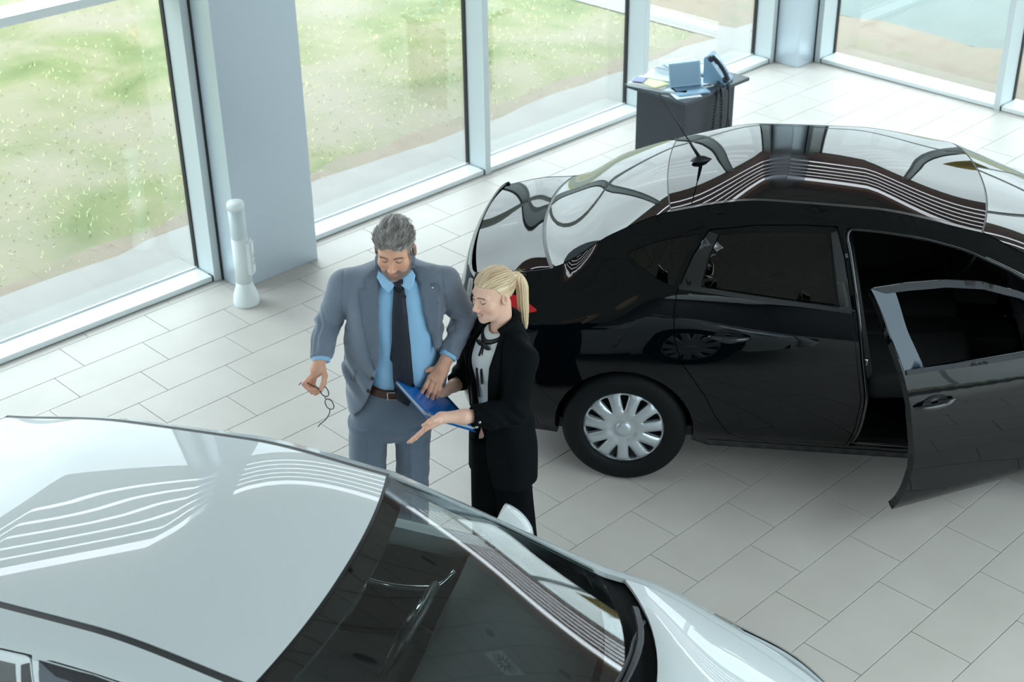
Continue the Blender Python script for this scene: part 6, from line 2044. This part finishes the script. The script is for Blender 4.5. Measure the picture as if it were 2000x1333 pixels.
    bs.cap((0.002, 0.002, 1.29), (0.0, 0.004, 1.36), 0.050, 0.058, 0.006, 's')
    blo = cloth('blouse', root, bs, M_blouse)
    ring = [fromb(0.066*math.cos(a), -0.002+0.080*math.sin(a), 1.300-0.040*max(0, math.sin(a))**1.5) for a in np.linspace(0, 2*math.pi, 28, endpoint=False)]
    tube('neck_band', ring, 0.012, M_ribbon, blo, 8, closed=True)
    kn = fromb(0.0, 0.086, 1.252)
    f_ = fromb(0, 1, 0)*np.array([1, 1, 0]); l_ = fromb(1, 0, 0)*np.array([1, 1, 0])
    def band(name, pts, w):
        V = []; F = []
        for i, q in enumerate(pts):
            q = np.array(q); V += [q-l_*w/2, q+l_*w/2]
            if i: F.append((2*i-2, 2*i-1, 2*i+1, 2*i))
        o = from_data(name, V, F, M_ribbon, blo, smooth=True); solidify(o, 0.003, 0.0); return o
    band('ribbon', [kn+f_*0.004, kn+f_*0.022+np.array([0, 0, -0.05])-l_*0.006, kn+f_*0.036+np.array([0, 0, -0.13])-l_*0.012, kn+f_*0.034+np.array([0, 0, -0.20])-l_*0.012, kn+f_*0.030+np.array([0, 0, -0.265])-l_*0.006], 0.014)
    band('ribbon', [kn+f_*0.004, kn+f_*0.020+np.array([0, 0, -0.05])+l_*0.008, kn+f_*0.033+np.array([0, 0, -0.13])+l_*0.018, kn+f_*0.033+np.array([0, 0, -0.185])+l_*0.020], 0.013)
    for s_ in (-1, 1):
        loop = [kn, kn+l_*s_*0.022+f_*0.012+np.array([0, 0, 0.008]), kn+l_*s_*0.045+f_*0.006+np.array([0, 0, -0.004]), kn+l_*s_*0.022+f_*0.008+np.array([0, 0, -0.012]), kn+f_*0.003]
        tube('ribbon_loop', spline(loop, 5), 0.006, M_ribbon, blo, 6)
    # ---- trousers
    tr = Field((-0.26, -0.24, 0.03), (0.26, 0.26, 0.97), 0.0065)
    fn, lo, hi = rloft([(0.68, 0, -0.01, 0.160, 0.105, 0.125), (0.80, 0, -0.012, 0.158, 0.105, 0.125), (0.95, 0, 0, 0.122, 0.095, 0.09)]); tr.op(fn, lo, hi, 0.0)
    for lg in ([(0.045, -0.060, -0.045, 0.095, 0.105, 0.10), (0.25, -0.064, -0.030, 0.085, 0.088, 0.088), (0.45, -0.066, -0.015, 0.085, 0.085, 0.09), (0.74, -0.058, -0.02, 0.098, 0.10, 0.105)],
               [(0.045, 0.082, 0.045, 0.095, 0.105, 0.10), (0.25, 0.066, 0.05, 0.085, 0.088, 0.088), (0.45, 0.052, 0.055, 0.085, 0.085, 0.09), (0.74, 0.045, 0.045, 0.098, 0.10, 0.105)]):
        fn, lo, hi = loft_fn(lg, 2.0); tr.op(fn, lo, hi, 0.03)
    tr.op(lambda X, Y, Z: 0.004*waves((X, Y, Z*0.25), (40, 40, 26), 13), tr.lo, tr.lo+tr.n*tr.h, 0, 'a')
    cloth('trousers', root, tr, M_blk2)
    # ---- blazer, open at the front, rolled sleeves
    jk = Field((-0.28, -0.28, 0.50), (0.26, 0.36, 1.36), 0.0058)
    secs = [(0.545, 0, 0.0, 0.188, 0.130, 0.140), (0.70, 0, -0.002, 0.184, 0.130, 0.142), (0.82, 0, -0.002, 0.166, 0.126, 0.130), (0.93, 0, 0.002, 0.144, 0.122, 0.108), (1.03, 0, 0.004, 0.148, 0.124, 0.108), (1.13, 0, 0.004, 0.162, 0.134, 0.115), (1.20, 0, -0.003, 0.172, 0.120, 0.115), (1.245, 0, -0.010, 0.166, 0.095, 0.102), (1.285, 0, -0.016, 0.120, 0.074, 0.085), (1.325, 0, -0.020, 0.074, 0.058, 0.068), (1.345, 0, -0.022, 0.066, 0.054, 0.062)]
    fn, lo, hi = rloft(secs); jk.op(fn, lo, hi, 0.0)
    jk.chain([(0.070, 0.100, 1.250), (0.098, 0.140, 1.222), (0.058, 0.215, 1.000)], [0.050, 0.060, 0.056], 0.03)
    jk.chain([(0.058, 0.215, 1.000), (-0.04, 0.245, 1.003), (-0.128, 0.266, 1.014)], [0.058, 0.053, 0.048], 0.03)
    jk.chain([(-0.070, -0.100, 1.250), (-0.098, -0.140, 1.222), (-0.165, -0.148, 0.975)], [0.050, 0.060, 0.053], 0.03)
    jk.chain([(-0.165, -0.148, 0.975), (-0.208, -0.105, 0.955)], [0.053, 0.046], 0.03)
    def jf(X, Y, Z):
        e = 0.003*waves((X, Y, Z*0.5), (30, 30, 20), 41)
        for c_, s_ in (((0.05, 0.21, 1.0), 0.09), ((-0.09, 0.255, 1.01), 0.05), ((-0.165, -0.145, 0.97), 0.08)):
            w = np.exp(-(((X-c_[0])**2+(Y-c_[1])**2+(Z-c_[2])**2)/s_**2))
            e = e+0.007*w*np.sin((X*0.8+Z*0.7)*120+4*np.sin(Y*30))
        return e
    jk.op(jf, jk.lo, jk.lo+jk.n*jk.h, 0, 'a')
    opening = [(-0.044, 1.40), (-0.050, 1.30), (-0.066, 1.22), (-0.066, 1.10), (-0.050, 0.95), (-0.036, 0.80), (-0.050, 0.66), (-0.085, 0.56), (-0.10, 0.48), (0.10, 0.48), (0.085, 0.56), (0.050, 0.66), (0.044, 0.80), (0.066, 0.95), (0.088, 1.10), (0.088, 1.20), (0.062, 1.30), (0.044, 1.40)]
    def opn(X, Y, Z):
        xb, yb = tob(X, Y)
        return np.maximum(poly_sd(xb, Z, opening), 0.03-yb)
    jk.op(opn, jk.lo, jk.lo+jk.n*jk.h, 0.006, 's')
    jk.cap((0.006, 0.0, 1.28), (0.0, 0.006, 1.40), 0.055, 0.062, 0.006, 's')
    for a, b in (((-0.128, 0.266, 1.014), (-0.256, 0.300, 1.031)), ((-0.208, -0.105, 0.955), (-0.252, -0.050, 0.950))):
        a = np.array(a); b = np.array(b); n_ = (b-a)/np.linalg.norm(b-a)
        def endcut(X, Y, Z, a=a, n_=n_):
            return np.maximum(-((X-a[0])*n_[0]+(Y-a[1])*n_[1]+(Z-a[2])*n_[2]), np.sqrt((X-a[0])**2+(Y-a[1])**2+(Z-a[2])**2)-0.07)
        jk.op(endcut, a-0.085, a+0.085, 0.004, 's')
        jk.cap(a-n_*0.015, a+n_*0.05, 0.0385, 0.0385, 0.003, 's')
    jo = cloth('blazer', root, jk, M_blk)
    # turned-back cuff with two metal buttons
    for q in ((-0.092, 0.303, 1.006), (-0.106, 0.300, 0.980)):
        b_ = lathe('cuff_button', [(0, 0.003), (0.005, 0.003), (0.0075, 0.001), (0.0075, -0.004)], M_pearl, jo, 12, axis='Y'); b_.location = q
    # collar and lapels standing proud of the front
    for sg in (-1, 1):
        rows = [(1.335, 0.052, 0.078), (1.30, 0.062, 0.098), (1.24, 0.080, 0.126), (1.18, 0.086, 0.128), (1.10, 0.084, 0.116), (1.02, 0.074, 0.092), (0.95, 0.064, 0.068)]
        V = []; F = []
        for i, (z, xi, xo) in enumerate(rows):
            for k, x in enumerate(np.linspace(xi, xo, 5)):
                zl_ = z-0.010*k
                r_ = [pch([q[0] for q in sorted(secs)], [q[j] for q in sorted(secs)])(zl_) for j in range(1, 6)]
                t = min(0.97, abs((x-float(r_[0]))/float(r_[2])))
                y = float(r_[1])+float(r_[3])*(1-t**2.2)**(1/2.2)
                V.append(fromb(sg*x, y+0.010, zl_))
            if i:
                for k in range(4):
                    a = (i-1)*5+k; q = (a, a+1, a+6, a+5)
                    F.append(q if sg < 0 else q[::-1])
        o = from_data('lapel', V, F, M_ribbon if False else M_blk, jo, smooth=True); solidify(o, 0.006, 0.0)
    tube('blazer_collar', spline([fromb(-0.055, 0.045, 1.318), fromb(-0.064, 0.0, 1.340), fromb(-0.045, -0.062, 1.356), fromb(0, -0.078, 1.358), fromb(0.045, -0.062, 1.356), fromb(0.064, 0.0, 1.340), fromb(0.055, 0.045, 1.318)], 5), 0.015, M_blk, jo, 8)
    shoe(root, -0.070, -0.02, 0.9, m=mat('black_shoe', (0.006, 0.006, 0.007), 0.25), heel=0.03); shoe(root, 0.080, 0.06, 0.9, m=bpy.data.materials['black_shoe'], heel=0.03)
    # ---- blue folder held between the two
    A = np.array(FOLD_A); B = np.array(FOLD_B); D = np.array(FOLD_D); C_ = B+D-A
    fo = empty('folder', label='glossy blue document folder held open-edge out by the blonde person', cat='folder')
    fo.matrix_world = root.matrix_world.copy()
    u_ = B-A; v_ = D-A; nrm = np.cross(u_, v_); nrm /= np.linalg.norm(nrm)
    if nrm[2] < 0: nrm = -nrm
    M_fold = mat('glossy_blue_plastic', lin((18, 110, 196)), 0.28, coat=0.6, coat_rough=0.12)
    M_paper = mat('white_paper', lin((226, 232, 238)), 0.7)
    def sheet(name, o0, uu, vv, off, th, m, bend=0.0, parent=fo, nu=10, nv=8):
        V = []; F = []
        for i in range(nu+1):
            for j in range(nv+1):
                s_, t_ = i/nu, j/nv
                V.append(o0+uu*s_+vv*t_+nrm*(off+bend*(math.sin(s_*math.pi)*0.6+t_*t_)))
        for i in range(nu):
            for j in range(nv):
                a = i*(nv+1)+j; F.append((a, a+nv+1, a+nv+2, a+1))
        o = from_data(name, V, F, m, parent, smooth=True); solidify(o, th, 0.0); return o
    sheet('front_cover', A, u_, v_, 0.010, 0.0014, M_fold, 0.006)
    sheet('back_cover', A, u_, v_*1.02, -0.004, 0.0014, M_fold, 0.0)
    for k in range(5): sheet('paper', A+u_*0.01, u_*0.96, v_*(0.955+0.008*k), -0.0015+0.0022*k, 0.0005, M_paper, 0.001*k)
    return root
FOLD_A, FOLD_B, FOLD_D = (-0.464, 0.1, 1.091), (-0.250, -0.05, 0.911), (-0.329, 0.25, 1.008)
build_man()
build_woman()
